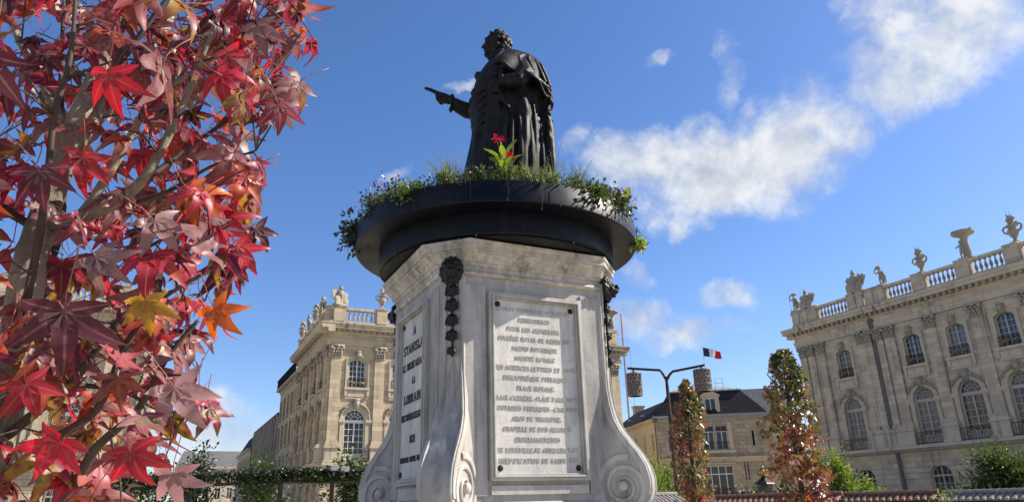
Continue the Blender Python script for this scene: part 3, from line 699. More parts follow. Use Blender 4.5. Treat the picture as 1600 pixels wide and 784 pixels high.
for kind, x, nm, lb, s, rr in [
    ('trophy', .75, 'roof_trophy', 'stone armour trophy group on the corner of the sunlit palace roof', 1.05, 0.5),
    ('urn', 4.9, 'roof_urn', 'stone flower urn on the sunlit palace balustrade left of the pedestal', 1., 0),
    ('urn', 9.1, 'roof_urn', 'stone urn on the sunlit palace roof, second from its corner, behind the pedestal', 1., 0),
    ('urn', 25.9, 'roof_urn', 'stone urn on the sunlit palace roof behind the right side of pedestal', 1., 0),
    ('atlas', 31.9, 'roof_statue', 'stone figure on the right corner of the sunlit palace roof beside the pedestal', 1.1, 0)]:
    ornament(kind, MLf @ Vector((x, -.1, 20.105)), rL @ Matrix.Rotation(rr, 4, 'Z'), lb, nm, s)
for i, (kind, x, s) in enumerate([('urn', .5, 1.), ('putto', 4.55, 1.), ('urn', 8.65, 1.), ('trophy', 12.4, 1.)]):
    lb = ['stone urn at the far end of the street side roofline of the sunlit palace', 'stone cherub on the street side roofline between two urns', 'stone urn on the street side roofline between cherub and trophy', 'stone armour trophy next to the corner group on the street side roofline'][i]
    ornament(kind, MLs @ Vector((x, -.1, 20.11)), MLs.to_3x3().to_4x4(), lb, {'urn': 'roof_urn', 'putto': 'roof_statue', 'trophy': 'roof_trophy'}[kind], s)

# ------------------------------------------------------------------ plain houses
def house(B, Mf, W, zt, cols_, rows, mat, frame_mat, ww=1.1, wh=1.9, reveal=.22, glass=None, cornice=.35, bars=True, trim=None):
    holes = []; spots = []
    for z0 in rows:
        for c in cols_:
            h = wh if not isinstance(z0, tuple) else z0[1]; zz = z0 if not isinstance(z0, tuple) else z0[0]
            holes.append([(c-ww/2, zz), (c+ww/2, zz), (c+ww/2, zz+h), (c-ww/2, zz+h)]); spots.append((c, zz, h))
    wall_with_holes(0, W, 0, zt, holes, reveal).build('wall', mat, B, Mf)
    for c, z0, h in spots:
        def fm():
            mb = MB(); o = [(-ww/2, 0), (ww/2, 0), (ww/2, h), (-ww/2, h)]; i = [(-ww/2+.08, .08), (ww/2-.08, .08), (ww/2-.08, h-.08), (-ww/2+.08, h-.08)]
            mb.band(i+[i[0]], o+[o[0]], reveal-.1, reveal)
            mb.box(-.04, .04, reveal-.11, reveal-.01, .08, h-.08)
            if bars:
                mb.box(-ww/2+.08, ww/2-.08, reveal-.115, reveal-.012, h*.70, h*.70+.06)
            return mb.mesh('window', frame_mat)
        w = inst('window', cached(('hw', ww, round(h, 2), frame_mat.name, reveal), fm), B, Mf @ T(c, 0, z0))
        inst('pane', cached(('hg', ww, round(h, 2), reveal, (glass or M['glass']).name), lambda: MB().box(-ww/2+.02, ww/2-.02, reveal-.05, reveal-.045, .02, h-.02).mesh('pane', glass or M['glass'])), w, Mf @ T(c, 0, z0))
        if trim:
            inst('window_surround', cached(('ht', ww, round(h, 2), trim.name), lambda: MB().box(-ww/2-.18, -ww/2, -.07, .02, 0, h+.2).box(ww/2, ww/2+.18, -.07, .02, 0, h+.2).box(-ww/2, ww/2, -.07, .02, h, h+.2).box(-ww/2-.22, ww/2+.22, -.16, .02, -.16, 0).mesh('window_surround', trim)), w, Mf @ T(c, 0, z0))
    if cornice:
        mb = MB(); xprism(mb, [(.05, zt-.55), (-.08, zt-.55), (-.12, zt-.3), (-cornice, zt-.22), (-cornice, zt), (.05, zt)], -.05, W+.05); mb.build('cornice', trim or mat, B, Mf)
def mansard(B, Mf, W, depth, z0, z1, inset, mat):
    mb = MB(); mb.ring_loft([[(-.1, -.1, z0), (W+.1, -.1, z0), (W+.1, depth, z0), (-.1, depth, z0)], [(inset*.6, inset, z1), (W-inset*.6, inset, z1), (W-inset*.6, depth-inset, z1), (inset*.6, depth-inset, z1)]]); return mb.build('roof', mat, B, Mf)
def core(B, Mf, W, depth, zt, mat): MB().box(.02, W-.02, .32, depth, 0, zt-.02).build('building_core', mat, B, Mf)
# street side row beyond the left palace
H1 = empty('townhouse', (12.9, 90, 0), 'tall stone townhouse with black roof balcony, next to palace along the street', 'building')
m = frame_m((12.85, 97.4, 0), (0, -1, 0)); house(H1, m, 14.9, 16.6, [1.6, 4.5, 7.4, 10.3, 13.2], [(1.0, 2.6), (5.2, 2.7), (9.0, 2.6), (12.6, 2.4)], M['stone'], M['soot'], 1.3, trim=M['stone_trim'], cornice=.6)
core(H1, m, 14.9, 14, 16.6, M['stone']); mansard(H1, m @ T(0, .6, 0), 14.9, 13, 16.6, 18.6, 1.4, M['slate'])
MB().box(.2, 14.7, -.55, -.50, 16.65, 17.7).box(.2, 14.7, -.6, -.45, 17.7, 17.8).build('black_balcony', plain('matt_black_iron', (.008, .008, .008), .9, 0, .03), H1, m)
H2 = empty('modern_block', (12.9, 111, 0), 'dark modern block with pale vertical strips, beyond the tall townhouse', 'building')
m = frame_m((12.9, 124.6, 0), (0, -1, 0)); house(H2, m, 26.6, 13.9, [1.6+2.6*i for i in range(10)], [(1, 2.8), (5, 3.6), (9.2, 4.0)], M['wall_dark'], M['iron'], 1.5, cornice=.15, bars=False)
core(H2, m, 26.6, 14, 13.9, M['wall_dark'])
for i in range(11): MB().box(.2+2.6*i, .5+2.6*i, -.25, .03, 4.6, 13.6).build('vertical_fin', M['stone_grey_trim'], H2, m)
H3 = empty('townhouse', (12.9, 135, 0), 'small cream townhouse with dark roof, past the dark modern block', 'building')
m = frame_m((12.6, 147, 0), (0, -1, 0)); house(H3, m, 21.5, 11.5, [1.8+2.9*i for i in range(7)], [(1, 2.4), (4.6, 2.4), (8.0, 2.2)], M['stone'], M['white_paint'], 1.2, trim=M['stone_trim'], cornice=.5)
core(H3, m, 21.5, 12, 11.5, M['stone']); mansard(H3, m, 21.5, 12, 11.5, 14.6, 1.6, M['slate'])
H4 = empty('townhouse', (6, 182, 0), 'distant pale townhouse with grey roof closing the street', 'building')
m = frame_m((2.5, 180, 0), (1, 0, 0)); house(H4, m, 16, 11.5, [1.8+2.5*i for i in range(6)], [(1, 2.4), (4.6, 2.4), (8.0, 2.2)], M['stone_grey'], M['white_paint'], 1.2, cornice=.4)
core(H4, m, 16, 12, 11.5, M['stone_grey']); mansard(H4, m, 16, 12, 11.5, 15.2, 2.2, M['slate_grey'])

# ------------------------------------------------------------------ slab serif capitals
def arc(cx, cy, rx, ry, a0, a1, n=7): return [(cx+rx*math.cos(R(a0+(a1-a0)*i/n)), cy+ry*math.sin(R(a0+(a1-a0)*i/n))) for i in range(n+1)]
TK, TN = .17, .085
GL = {
 'A': (.78, [(TN, [(.06, 0), (.39, 1)]), (TK, [(.39, 1), (.70, 0)]), (TN, [(.18, .34), (.6, .34)])], [(.06, 0), (.70, 0)]),
 'B': (.62, [(TK, [(.12, 0), (.12, 1)]), (TN, [(.0, .97), (.36, .97)]), (TN, [(.12, .53), (.38, .53)]), (TN, [(0, .03), (.36, .03)]), (TK, arc(.36, .75, .15, .20, 80, -80, 5)), (TK, arc(.38, .28, .18, .23, 80, -80, 5))], []),
 'C': (.66, [(TN, arc(.36, .5, .29, .46, 40, 90, 4)), (TK, arc(.36, .5, .28, .46, 110, 250, 8)), (TN, arc(.36, .5, .29, .46, 250, 320, 5)), (TN, [(.6, .68), (.6, .98)])], []),
 'D': (.70, [(TK, [(.12, 0), (.12, 1)]), (TN, [(0, .97), (.34, .97)]), (TN, [(0, .03), (.34, .03)]), (TK, arc(.32, .5, .27, .46, 85, -85, 8))], []),
 'E': (.60, [(TK, [(.13, 0), (.13, 1)]), (TN, [(0, .97), (.54, .97)]), (TN, [(.13, .52), (.42, .52)]), (TN, [(0, .03), (.56, .03)]), (TN, [(.54, .97), (.54, .76)]), (TN, [(.56, .03), (.56, .26)])], []),
 'F': (.58, [(TK, [(.13, 0), (.13, 1)]), (TN, [(0, .97), (.53, .97)]), (TN, [(.13, .52), (.42, .52)]), (TN, [(.53, .97), (.53, .74)])], [(.13, 0)]),
 'G': (.70, [(TN, arc(.36, .5, .29, .46, 40, 90, 4)), (TK, arc(.36, .5, .28, .46, 110, 250, 8)), (TN, arc(.36, .5, .29, .46, 250, 300, 4)), (TK, [(.58, .05), (.58, .45)]), (TN, [(.42, .45), (.68, .45)])], []),
 'H': (.74, [(TK, [(.14, 0), (.14, 1)]), (TK, [(.60, 0), (.60, 1)]), (TN, [(.14, .5), (.6, .5)])], [(.14, 0), (.14, 1), (.6, 0), (.6, 1)]),
 'I': (.34, [(TK, [(.17, 0), (.17, 1)])], [(.17, 0), (.17, 1)]),
 'J': (.46, [(TK, [(.28, .15), (.28, 1)]), (TN, arc(.15, .16, .13, .16, 0, -150, 6))], [(.28, 1)]),
 'L': (.58, [(TK, [(.14, 0), (.14, 1)]), (TN, [(0, .03), (.54, .03)]), (TN, [(.54, .03), (.54, .28)])], [(.14, 1)]),
 'M': (.92, [(TN, [(.12, 0), (.14, 1)]), (TK, [(.16, 1), (.45, .08)]), (TN, [(.45, .08), (.74, 1)]), (TK, [(.78, 1), (.78, 0)])], [(.12, 0), (.12, 1), (.78, 0), (.80, 1)]),
 'N': (.78, [(TN, [(.13, 0), (.13, 1)]), (TK, [(.15, 1), (.62, .02)]), (TN, [(.64, 0), (.64, 1)])], [(.13, 0), (.10, 1), (.64, 1)]),
 'O': (.74, [(TK, arc(.37, .5, .29, .46, 120, 240, 6)), (TN, arc(.37, .5, .29, .47, 240, 300, 4)), (TK, arc(.37, .5, .29, .46, -60, 60, 6)), (TN, arc(.37, .5, .29, .47, 60, 120, 4))], []),
 'P': (.60, [(TK, [(.13, 0), (.13, 1)]), (TN, [(0, .97), (.36, .97)]), (TN, [(.13, .46), (.36, .46)]), (TK, arc(.36, .715, .17, .24, 80, -80, 6))], [(.13, 0)]),
 'Q': (.76, [(TK, arc(.37, .5, .29, .46, 120, 240, 6)), (TN, arc(.37, .5, .29, .47, 240, 300, 4)), (TK, arc(.37, .5, .29, .46, -60, 60, 6)), (TN, arc(.37, .5, .29, .47, 60, 120, 4)), (TN, [(.36, .1), (.5, -.12), (.72, -.16)])], []),
 'R': (.70, [(TK, [(.13, 0), (.13, 1)]), (TN, [(0, .97), (.36, .97)]), (TN, [(.13, .50), (.36, .50)]), (TK, arc(.36, .735, .16, .22, 80, -80, 6)), (TK, [(.40, .48), (.60, .03)])], [(.13, 0), (.62, 0)]),
 'S': (.56, [(TN, arc(.28, .74, .20, .22, 20, 100, 5)), (TK, arc(.26, .74, .17, .22, 110, 250, 5)), (TK, [(.20, .56), (.36, .44)]), (TK, arc(.30, .26, .17, .22, 70, -70, 5)), (TN, arc(.28, .26, .21, .23, 260, 190, 5)), (TN, [(.47, .76), (.47, .98)]), (TN, [(.06, .24), (.06, .02)])], []),
 'T': (.66, [(TK, [(.33, 0), (.33, 1)]), (TN, [(.02, .97), (.64, .97)]), (TN, [(.04, .97), (.04, .74)]), (TN, [(.62, .97), (.62, .74)])], [(.33, 0)]),
 'U': (.74, [(TK, [(.14, 1), (.14, .3)]), (TN, arc(.37, .28, .23, .26, 180, 360, 8)), (TN, [(.60, 1), (.60, .3)])], [(.14, 1), (.60, 1)]),
 'V': (.74, [(TK, [(.08, 1), (.37, 0)]), (TN, [(.37, 0), (.66, 1)])], [(.08, 1), (.66, 1)]),
 'Y': (.72, [(TK, [(.08, 1), (.36, .45)]), (TN, [(.36, .45), (.64, 1)]), (TK, [(.36, 0), (.36, .46)])], [(.08, 1), (.64, 1), (.36, 0)]),
 '1': (.40, [(TK, [(.2, 0), (.2, 1)]), (TN, [(.04, .8), (.18, .97)])], [(.2, 0)]),
 '8': (.60, [(TN, arc(.3, .74, .19, .22, 0, 360, 12)), (TK, arc(.3, .27, .22, .25, 0, 360, 12))], []),
 '3': (.56, [(TN, arc(.26, .74, .18, .22, 160, 60, 5)), (TK, arc(.26, .74, .18, .22, 60, -70, 5)), (TK, arc(.26, .27, .22, .25, 80, -80, 6)), (TN, arc(.26, .27, .22, .25, 270, 190, 5))], []),
 '.': (.26, [(.17, [(.12, 0), (.12, .16)])], []), ',': (.26, [(.15, [(.14, .14), (.07, -.16)])], []), "'": (.2, [(.12, [(.12, 1), (.08, .72)])], []),
 '-': (.42, [(.11, [(.05, .42), (.37, .42)])], []), '_': (.66, [(.11, [(.03, .42), (.63, .42)])], []), ' ': (.42, [], []),
}
ACC = {'É': ('E', [(.25, 1.1), (.42, 1.30)]), 'È': ('E', [(.18, 1.30), (.36, 1.1)])}
def text_mb(s, h, cx, z, depth, y=0., width=None, wt=1.):
    """capitals lying in the xz plane, front towards -y"""
    def adv(ch): return GL[ACC[ch][0] if ch in ACC else ch][0]+.10
    tot = sum(adv(c) for c in s)-.10; kx = h if width is None else width/tot
    mb = MB(); x = cx-tot*kx/2; q = 0
    for ch in s:
        w, st, sf = GL[ACC[ch][0] if ch in ACC else ch]; st = list(st)
        if ch in ACC: st.append((.10, ACC[ch][1]))
        st += [(.06, [(sx-.13, abs(sy-.03)), (sx+.13, abs(sy-.03))]) for sx, sy in sf]
        for t, pl in st:
            q += 1; y0 = y-depth-(q % 7)*.0004
            for (x0, z0), (x1, z1) in zip(pl, pl[1:]):
                q += 1; y0 = y-depth-(q % 9)*.0004
                a = Vector((x0*kx, z0*h)); b = Vector((x1*kx, z1*h)); d = (b-a)
                if d.length < 1e-6: continue
                d.normalize(); n_ = Vector((-d.y, d.x))*(t*wt*h*.5); e = d*(t*h*.12 if len(pl) > 2 else 0)
                P = [a-e-n_, b+e-n_, b+e+n_, a-e+n_]
                mb.prism([(x+p.x, z+p.y) for p in P], y0, y)
        x += (w+.10)*kx
    return mb

# ------------------------------------------------------------------ prefecture between the palaces
ud = Vector((.831, -.556, 0)); P1 = Vector((67.42, 66.93, 0)); PW = 13.46
PO = P1-ud*PW; MP = frame_m(PO, ud)
BP = empty('prefecture_building', tuple(PO+ud*6.7), 'beige stone public building with dark mansard roof and dormer, flag above', 'building')
hol = [[(5.55, 7.5), (6.95, 7.5), (6.95, 10.4), (5.55, 10.4)], [(7.2, 7.5), (8.6, 7.5), (8.6, 10.4), (7.2, 10.4)], [(5.2, 2.0), (8.8, 2.0), (8.8, 5.6), (5.2, 5.6)], [(11.45, 7.8), (11.95, 7.8), (11.95, 9.8), (11.45, 9.8)], [(1.2, 7.5), (2.2, 7.5), (2.2, 10.2), (1.2, 10.2)]]
wall_with_holes(0, PW, 0, 11.6, hol, .3).build('wall', M['pref'], BP, MP)
MB().box(.05, PW-.05, .35, 11, 0, 11.5).build('building_core', M['pref'], BP, MP)
for (x0, x1, z0, z1, tr_) in ((5.55, 6.95, 7.5, 10.4, 9.7), (7.2, 8.6, 7.5, 10.4, 9.7), (5.2, 8.8, 2.0, 5.6, 4.6), (11.45, 11.95, 7.8, 9.8, 0), (1.2, 2.2, 7.5, 10.2, 9.5)):
    o = [(x0, z0), (x1, z0), (x1, z1), (x0, z1)]; d = .09; i = [(x0+d, z0+d), (x1-d, z0+d), (x1-d, z1-d), (x0+d, z1-d)]
    mb = MB(); mb.band(i+[i[0]], o+[o[0]], .14, .28)
    ms = [(x0+x1)/2] if x1-x0 < 2 else [x0+(x1-x0)*q/4 for q in (1, 2, 3)]
    if tr_:
        for c in ms: mb.box(c-.05, c+.05, .13, .27, z0+d, z1-d)
        mb.box(x0+d, x1-d, .12, .26, tr_-.06, tr_+.06)
    w = mb.build('window', M['white_paint'], BP, MP)
    MB().box(x0+.03, x1-.03, .20, .205, z0+.03, z1-.03).build('pane', M['glass'], w, MP)
    if x1-x0 > 1.2:
        mb = MB(); n = int((x1-x0)/.16)
        mb.box(x0, x1, -.02, .02, z0+.86, z0+.92)
        for q in range(n+1): x = x0+(x1-x0)*q/n; mb.box(x-.015, x+.015, -.012, .012, z0+.02, z0+.87)
        mb.build('railing', M['iron'], w, MP)
    if tr_ == 9.7:
        mb = MB(); 
        for q in range(7): x = x0+.1+(x1-x0-.2)*q/6; mb.box(x-.03, x+.03, .06, .12, 9.8, 10.38)
        mb.box(x0, x1, .05, .115, 9.74, 9.82); mb.build('iron_lintel_grille', M['iron'], w, MP)
mb = MB(); xprism(mb, [(.02, 6.0), (-.1, 6.0), (-.15, 6.3), (-.45, 6.4), (-.45, 6.6), (.02, 6.62)], -.2, PW+.2); mb.build('string_course', M['stone_grey_trim'], BP, MP)
mb = MB(); xprism(mb, [(.05, 11.1), (-.1, 11.1), (-.15, 11.4), (-.6, 11.55), (-.6, 11.8), (.05, 11.85)], -.5, PW+.5); mb.build('cornice', M['zinc'], BP, MP)
for x0, x1 in ((0, .9), (9.6, 10.7), (PW-1., PW)):
    q = MB()
    for z in range(22):
        wq = (x1-x0)-(.0 if z % 2 else .22)
        if x0 == 0: q.box(-.06, wq, -.07, .02, z*.5+.01, z*.5+.485)
        else: q.box(x1-wq, x1+(.06 if x1 == PW else 0), -.07, .02, z*.5+.01, z*.5+.485)
    q.build('quoin', M['pref'], BP, MP)
for (x0, x1, z0, z1) in ((4.9, 5.5, 7.0, 10.9), (8.65, 9.2, 7.0, 10.9)): MB().box(x0, x1, -.08, .02, z0, z1).build('window_pilaster', M['stone_grey_trim'], BP, MP)
MB().box(4.7, 9.4, -.35, .02, 7.1, 7.4).box(4.9, 9.2, -.25, .02, 5.75, 5.95).build('window_ledge', M['stone_grey_trim'], BP, MP)
MB().box(4.4, 9.8, -.06, .02, 10.55, 11.1).build('name_frieze', M['pref'], BP, MP)
text_mb('PRÉFECTURE', .36, 7.0, 10.66, .05, -.06).build('name_lettering', M['stone_grey_trim'], BP, MP)
for x in (10.2, 10.55): MB().box(x-.05, x+.05, -.10, .0, 3.8, 5.9).build('wall_bracket', M['iron'], BP, MP)
rf = MB().ring_loft([[(-.3, -.3, 11.84), (PW+.3, -.3, 11.84), (PW+.3, 11, 11.84), (-.3, 11, 11.84)], [(2.0, 1.4, 14.9), (PW-2.4, 1.4, 14.9), (PW-2.4, 9, 14.9), (2., 9, 14.9)]]).build('roof', M['slate'], BP, MP)
mb = MB(); mb.box(1.9, PW-2.3, 1.2, 9.1, 14.9, 15.05); mb.ring_loft([[(2.2, 1.6, 15.05), (PW-2.6, 1.6, 15.05), (PW-2.6, 8.8, 15.05), (2.2, 8.8, 15.05)], [(3.4, 5, 16.0), (PW-3.6, 5, 16.0), (PW-3.6, 5.4, 16.0), (3.4, 5.4, 16.0)]])
for q in range(10): x = 2.6+q*.9; mb.box(x, x+.06, 1.6, 1.7, 15.05, 15.3)
mb.build('zinc_ridge', M['zinc'], rf, MP)
mb = MB(); mb.tube([(8.2, 2.4, 15.1), (8.2, 2.4, 16.7), (9.2, 2.4, 16.7), (9.2, 2.4, 15.1)], .04, 5); mb.tube([(8.2, 2.4, 16.1), (9.2, 2.4, 16.1)], .03, 5); mb.build('roof_ladder_rail', M['zinc'], rf, MP)
dm = MB().box(5.85, 6.25, -.15, 1.2, 11.9, 14.1).box(7.65, 8.05, -.15, 1.2, 11.9, 14.1).box(6.25, 7.65, -.1, 1.2, 13.85, 14.1)
xs = [5.7+2.5*q/8 for q in range(9)]; dm.prism([(5.65, 14.1), (8.25, 14.1)]+[(8.1-2.3*q/8, 14.25+.45*math.sin(math.pi*q/8)) for q in range(9)], -.3, 1.3)
dm = dm.build('dormer', M['stone_grey_trim'], BP, MP)
o = [(6.25, 11.95), (7.65, 11.95), (7.65, 13.85), (6.25, 13.85)]; i = [(6.35, 12.05), (7.55, 12.05), (7.55, 13.75), (6.35, 13.75)]
MB().band(i+[i[0]], o+[o[0]], .0, .12).box(6.91, 6.99, -.01, .11, 12.05, 13.75).build('dormer_window', M['white_paint'], dm, MP)
MB().box(6.3, 7.6, .06, .065, 12.0, 13.8).build('dormer_pane', M['glass'], dm, MP)
# ochre wing running back on the left
wx = Vector((-.30, -.954, 0)); far = PO-wx*22; MWg = frame_m(far, wx)
wall_with_holes(0, 21.98, 0, 11.4, [[(c-.5, z), (c+.5, z), (c+.5, z+2.3), (c-.5, z+2.3)] for c in (5.5, 9.5, 13.2, 16.8, 20.0) for z in (3.2, 7.6)], .25).build('wing_wall', M['render'], BP, MWg)
for c in (5.5, 9.5, 13.2, 16.8, 20.0):
    for z in (3.2, 7.6):
        w = inst('wing_window', cached('wwin', lambda: MB().band([(-.42, .08), (.42, .08), (.42, 2.22), (-.42, 2.22), (-.42, .08)], [(-.5, 0), (.5, 0), (.5, 2.3), (-.5, 2.3), (-.5, 0)], .1, .22).box(-.05, .05, .09, .21, .08, 2.22).box(-.42, .42, .095, .205, 1.55, 1.63).mesh('wing_window', M['cream_paint'])), BP, MWg @ T(c, 0, z))
        inst('pane', cached('wpane', lambda: MB().box(-.48, .48, .16, .165, .02, 2.28).mesh('pane', M['glass'])), w, MWg @ T(c, 0, z))
mb = MB(); xprism(mb, [(.05, 11.2), (-.1, 11.2), (-.55, 11.5), (-.55, 11.62), (.05, 11.7)], -.3, 21.9); mb.build('wing_eave', M['render'], BP, MWg)
MB().ring_loft([[(-.3, -.5, 11.64), (21.6, -.5, 11.64), (21.6, 11, 11.64), (-.3, 11, 11.64)], [(-.3, 4.6, 15.0), (20, 4.6, 15.0), (20, 5.4, 15.0), (-.3, 5.4, 15.0)]]).build('wing_roof', M['slate'], BP, MWg)
for c in (6, 12): MB().box(c, c+.8, 1.0, 1.6, 12.75, 13.0).build('roof_light', M['zinc'], BP, MWg @ T(0, .3, .2))
ch = min((MWg @ Vector((x*.25, 5, 15)) for x in range(88)), key=lambda p: abs(to_px(p)[0]-990)); MB().box(-.75, .75, -.6, .6, 13.5, 16.0).box(-.9, .9, -.75, .75, 15.8, 16.05).build('chimney', M['render'], BP, Matrix.Translation((ch.x, ch.y, 0)) @ Matrix.Rotation(-.3, 4, 'Z'))
mb = MB(); mb.tube([(-.25, -.30, 11.3), (-.25, -.3, 0)], .09, 6); mb.lathe([(.1, 0), (.35, .4), (.4, .6)], (-.25, -.3, 11.0), 8); mb.build('downpipe', M['soot'], BP, MP)
BG = empty('rear_house', tuple(P1+Vector((6, 12, 0))), 'plain house with grey slate roof showing right of the dark mansard roof', 'building')
mG = frame_m(P1+Vector((-1.0, 12, 0)), ud); house(BG, mG, 14, 11.8, [2, 5, 8, 11], [(3, 2.2), (7.6, 2.2)], M['pref'], M['white_paint'], 1.1, cornice=.4); core(BG, mG, 14, 9, 11.8, M['pref']); mansard(BG, mG, 14, 9, 11.8, 16.6, 3.4, M['slate_grey'])
# flag on the roof
fp = MP @ Vector((7.15, 2.0, 0)); pole_top = at(1102.5, 541, math.hypot(fp.x, fp.y)).z
FG = empty('flag', (fp.x, fp.y, 15.2), 'blue white and red tricolour flag on a white pole above the dark roof', 'flag')
MB().tube([(fp.x, fp.y, 15.0), (fp.x-.1, fp.y, pole_top)], [.06, .04], 6).lathe([(.02, 0), (.09, .08), (.02, .17)], (fp.x-.1, fp.y, pole_top), 8).build('flagpole', M['white_paint'], FG)
flm = stripes('tricolour_cloth', [(.02, .03, .10), (.62, .62, .64), (.50, .025, .03)])
mb = MB(); NX, NZ = 22, 8
rows_ = []
for j in range(NZ+1):
    v = j/NZ; rows_.append([(i/NX, .22*math.sin(i/NX*9+v*1.3)*(i/NX)+.01, -.12*(i/NX)**1.5-.62*v-.20*i/NX*(1-.3*v)) for i in range(NX+1)])
pts_ = [p for r_ in rows_ for p in r_]; mb.add(pts_, [(j*(NX+1)+i, j*(NX+1)+i+1, (j+1)*(NX+1)+i+1, (j+1)*(NX+1)+i) for j in range(NZ) for i in range(NX)])
fx = frame_m((fp.x-.06, fp.y, pole_top-.1), R0); fo = mb.build('cloth', flm, FG, fx @ Matrix.Diagonal((2.3, 1.2, 1.9, 1)), True)
# radio mast behind
am = at(970, 490, 120); amb = at(981, 635, 120)
AM = empty('radio_mast', (am.x, am.y, 10), 'thin red-brown lattice radio mast standing behind the roofs', 'mast')
mb = MB()
for dx, dy in ((.18, 0), (-.1, .16), (-.1, -.16)): mb.tube([(am.x+dx, am.y+dy, 0), (am.x+dx*.4, am.y+dy*.4, am.z)], .05, 4)
for q in range(40): z = q*.8; k0 = 1-.6*z/am.z; mb.tube([(am.x+.18*k0, am.y, z), (am.x-.1*k0, am.y+.16*k0, z+.4), (am.x-.1*k0, am.y-.16*k0, z+.8)], .02, 4)
mb.build('lattice', M['antenna'], AM)
mb = MB()
for z in (20.3, 23.8, 28.0): mb.tube([(am.x-1.1, am.y, z), (am.x+1.1, am.y, z)], .03, 4)
mb.tube([(am.x+1.3, am.y, 14), (am.x+1.3, am.y, 26)], .04, 4); mb.build('aerial', M['antenna'], AM)

# ------------------------------------------------------------------ the monument
CXM, CYM = 5.70, 12.44; HX, HY, CUT = 1.70, 1.60, .28
def octo(o, z):
    hx, hy, c = HX+o, HY+o, CUT+o*(1.10 if z > 5.3 else .586)
    return [(CXM+x, CYM+y, z) for x, y in ((-hx+c, -hy), (hx-c, -hy), (hx, -hy+c), (hx, hy-c), (hx-c, hy), (-hx+c, hy), (-hx, hy-c), (-hx, -hy+c))]
def octo_loft(prof): return MB().ring_loft([octo(o, z) for o, z in prof])
MON = empty('monument_pedestal', (CXM, CYM, 0), 'weathered grey-white marble pedestal with inscribed plaques and scrolled corner consoles', 'pedestal')
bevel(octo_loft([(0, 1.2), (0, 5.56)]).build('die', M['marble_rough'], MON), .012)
bevel(octo_loft([(.0, 5.36), (.05, 5.38), (.07, 5.42), (.05, 5.455), (.02, 5.46), (.02, 5.54), (.06, 5.56), (.08, 5.60), (.11, 5.61), (.13, 5.66), (.21, 5.74), (.24, 5.75), (.24, 5.78), (.295, 5.785), (.295, 5.875), (.33, 5.89), (.345, 5.95), (.2, 5.97)]).build('cornice', M['marble_cornice'], MON, None, 25), .006, 1)
bevel(octo_loft([(.95, .0), (.95, .95), (.90, 1.0), (.90, 1.1), (.82, 1.18), (.35, 1.24), (.1, 1.42), (.06, 1.50), (.06, 1.56), (.0, 1.62)]).build('base', M['marble'], MON), .012)
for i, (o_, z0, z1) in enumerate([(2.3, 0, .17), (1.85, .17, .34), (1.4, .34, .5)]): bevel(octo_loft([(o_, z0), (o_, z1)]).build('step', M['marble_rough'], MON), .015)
# bead framed plaques: local frame on each face
faces = [(frame_m((CXM, CYM-HY, 0), (1, 0, 0)), HX-CUT, 'front'), (frame_m((CXM-HX, CYM, 0), (0, -1, 0)), HY-CUT, 'left'), (frame_m((CXM, CYM+HY, 0), (-1, 0, 0)), HX-CUT, 'back'), (frame_m((CXM+HX, CYM, 0), (0, 1, 0)), HY-CUT, 'right')]
TXT = ['ÉCOLES PRIMAIRES._COLLÈGES', 'PENSIONNATS', 'POUR LES ORPHELINS.', 'COLLÈGE ROYAL DE MÉDECINE', 'JARDIN BOTANIQUE', 'SOCIÉTÉ ROYALE', 'DES SCIENCES,LETTRES ET ARTS', 'BIBLIOTHÈQUE PUBLIQUE.', 'PLACE ROYALE.', "PLACE CARRIÈRE._PLACE D'ALLIANCE", 'FONTAINES PUBLIQUES._CASERNES', 'ARCS DE TRIOMPHE.', 'CHAPELLE DE BON-SECOURS', 'EMBELLISSEMENTS', 'DE LUNÉVILLE,DE COMMERCY,ET', 'RÉÉDIFICATION DE SAINT-DIÉ']
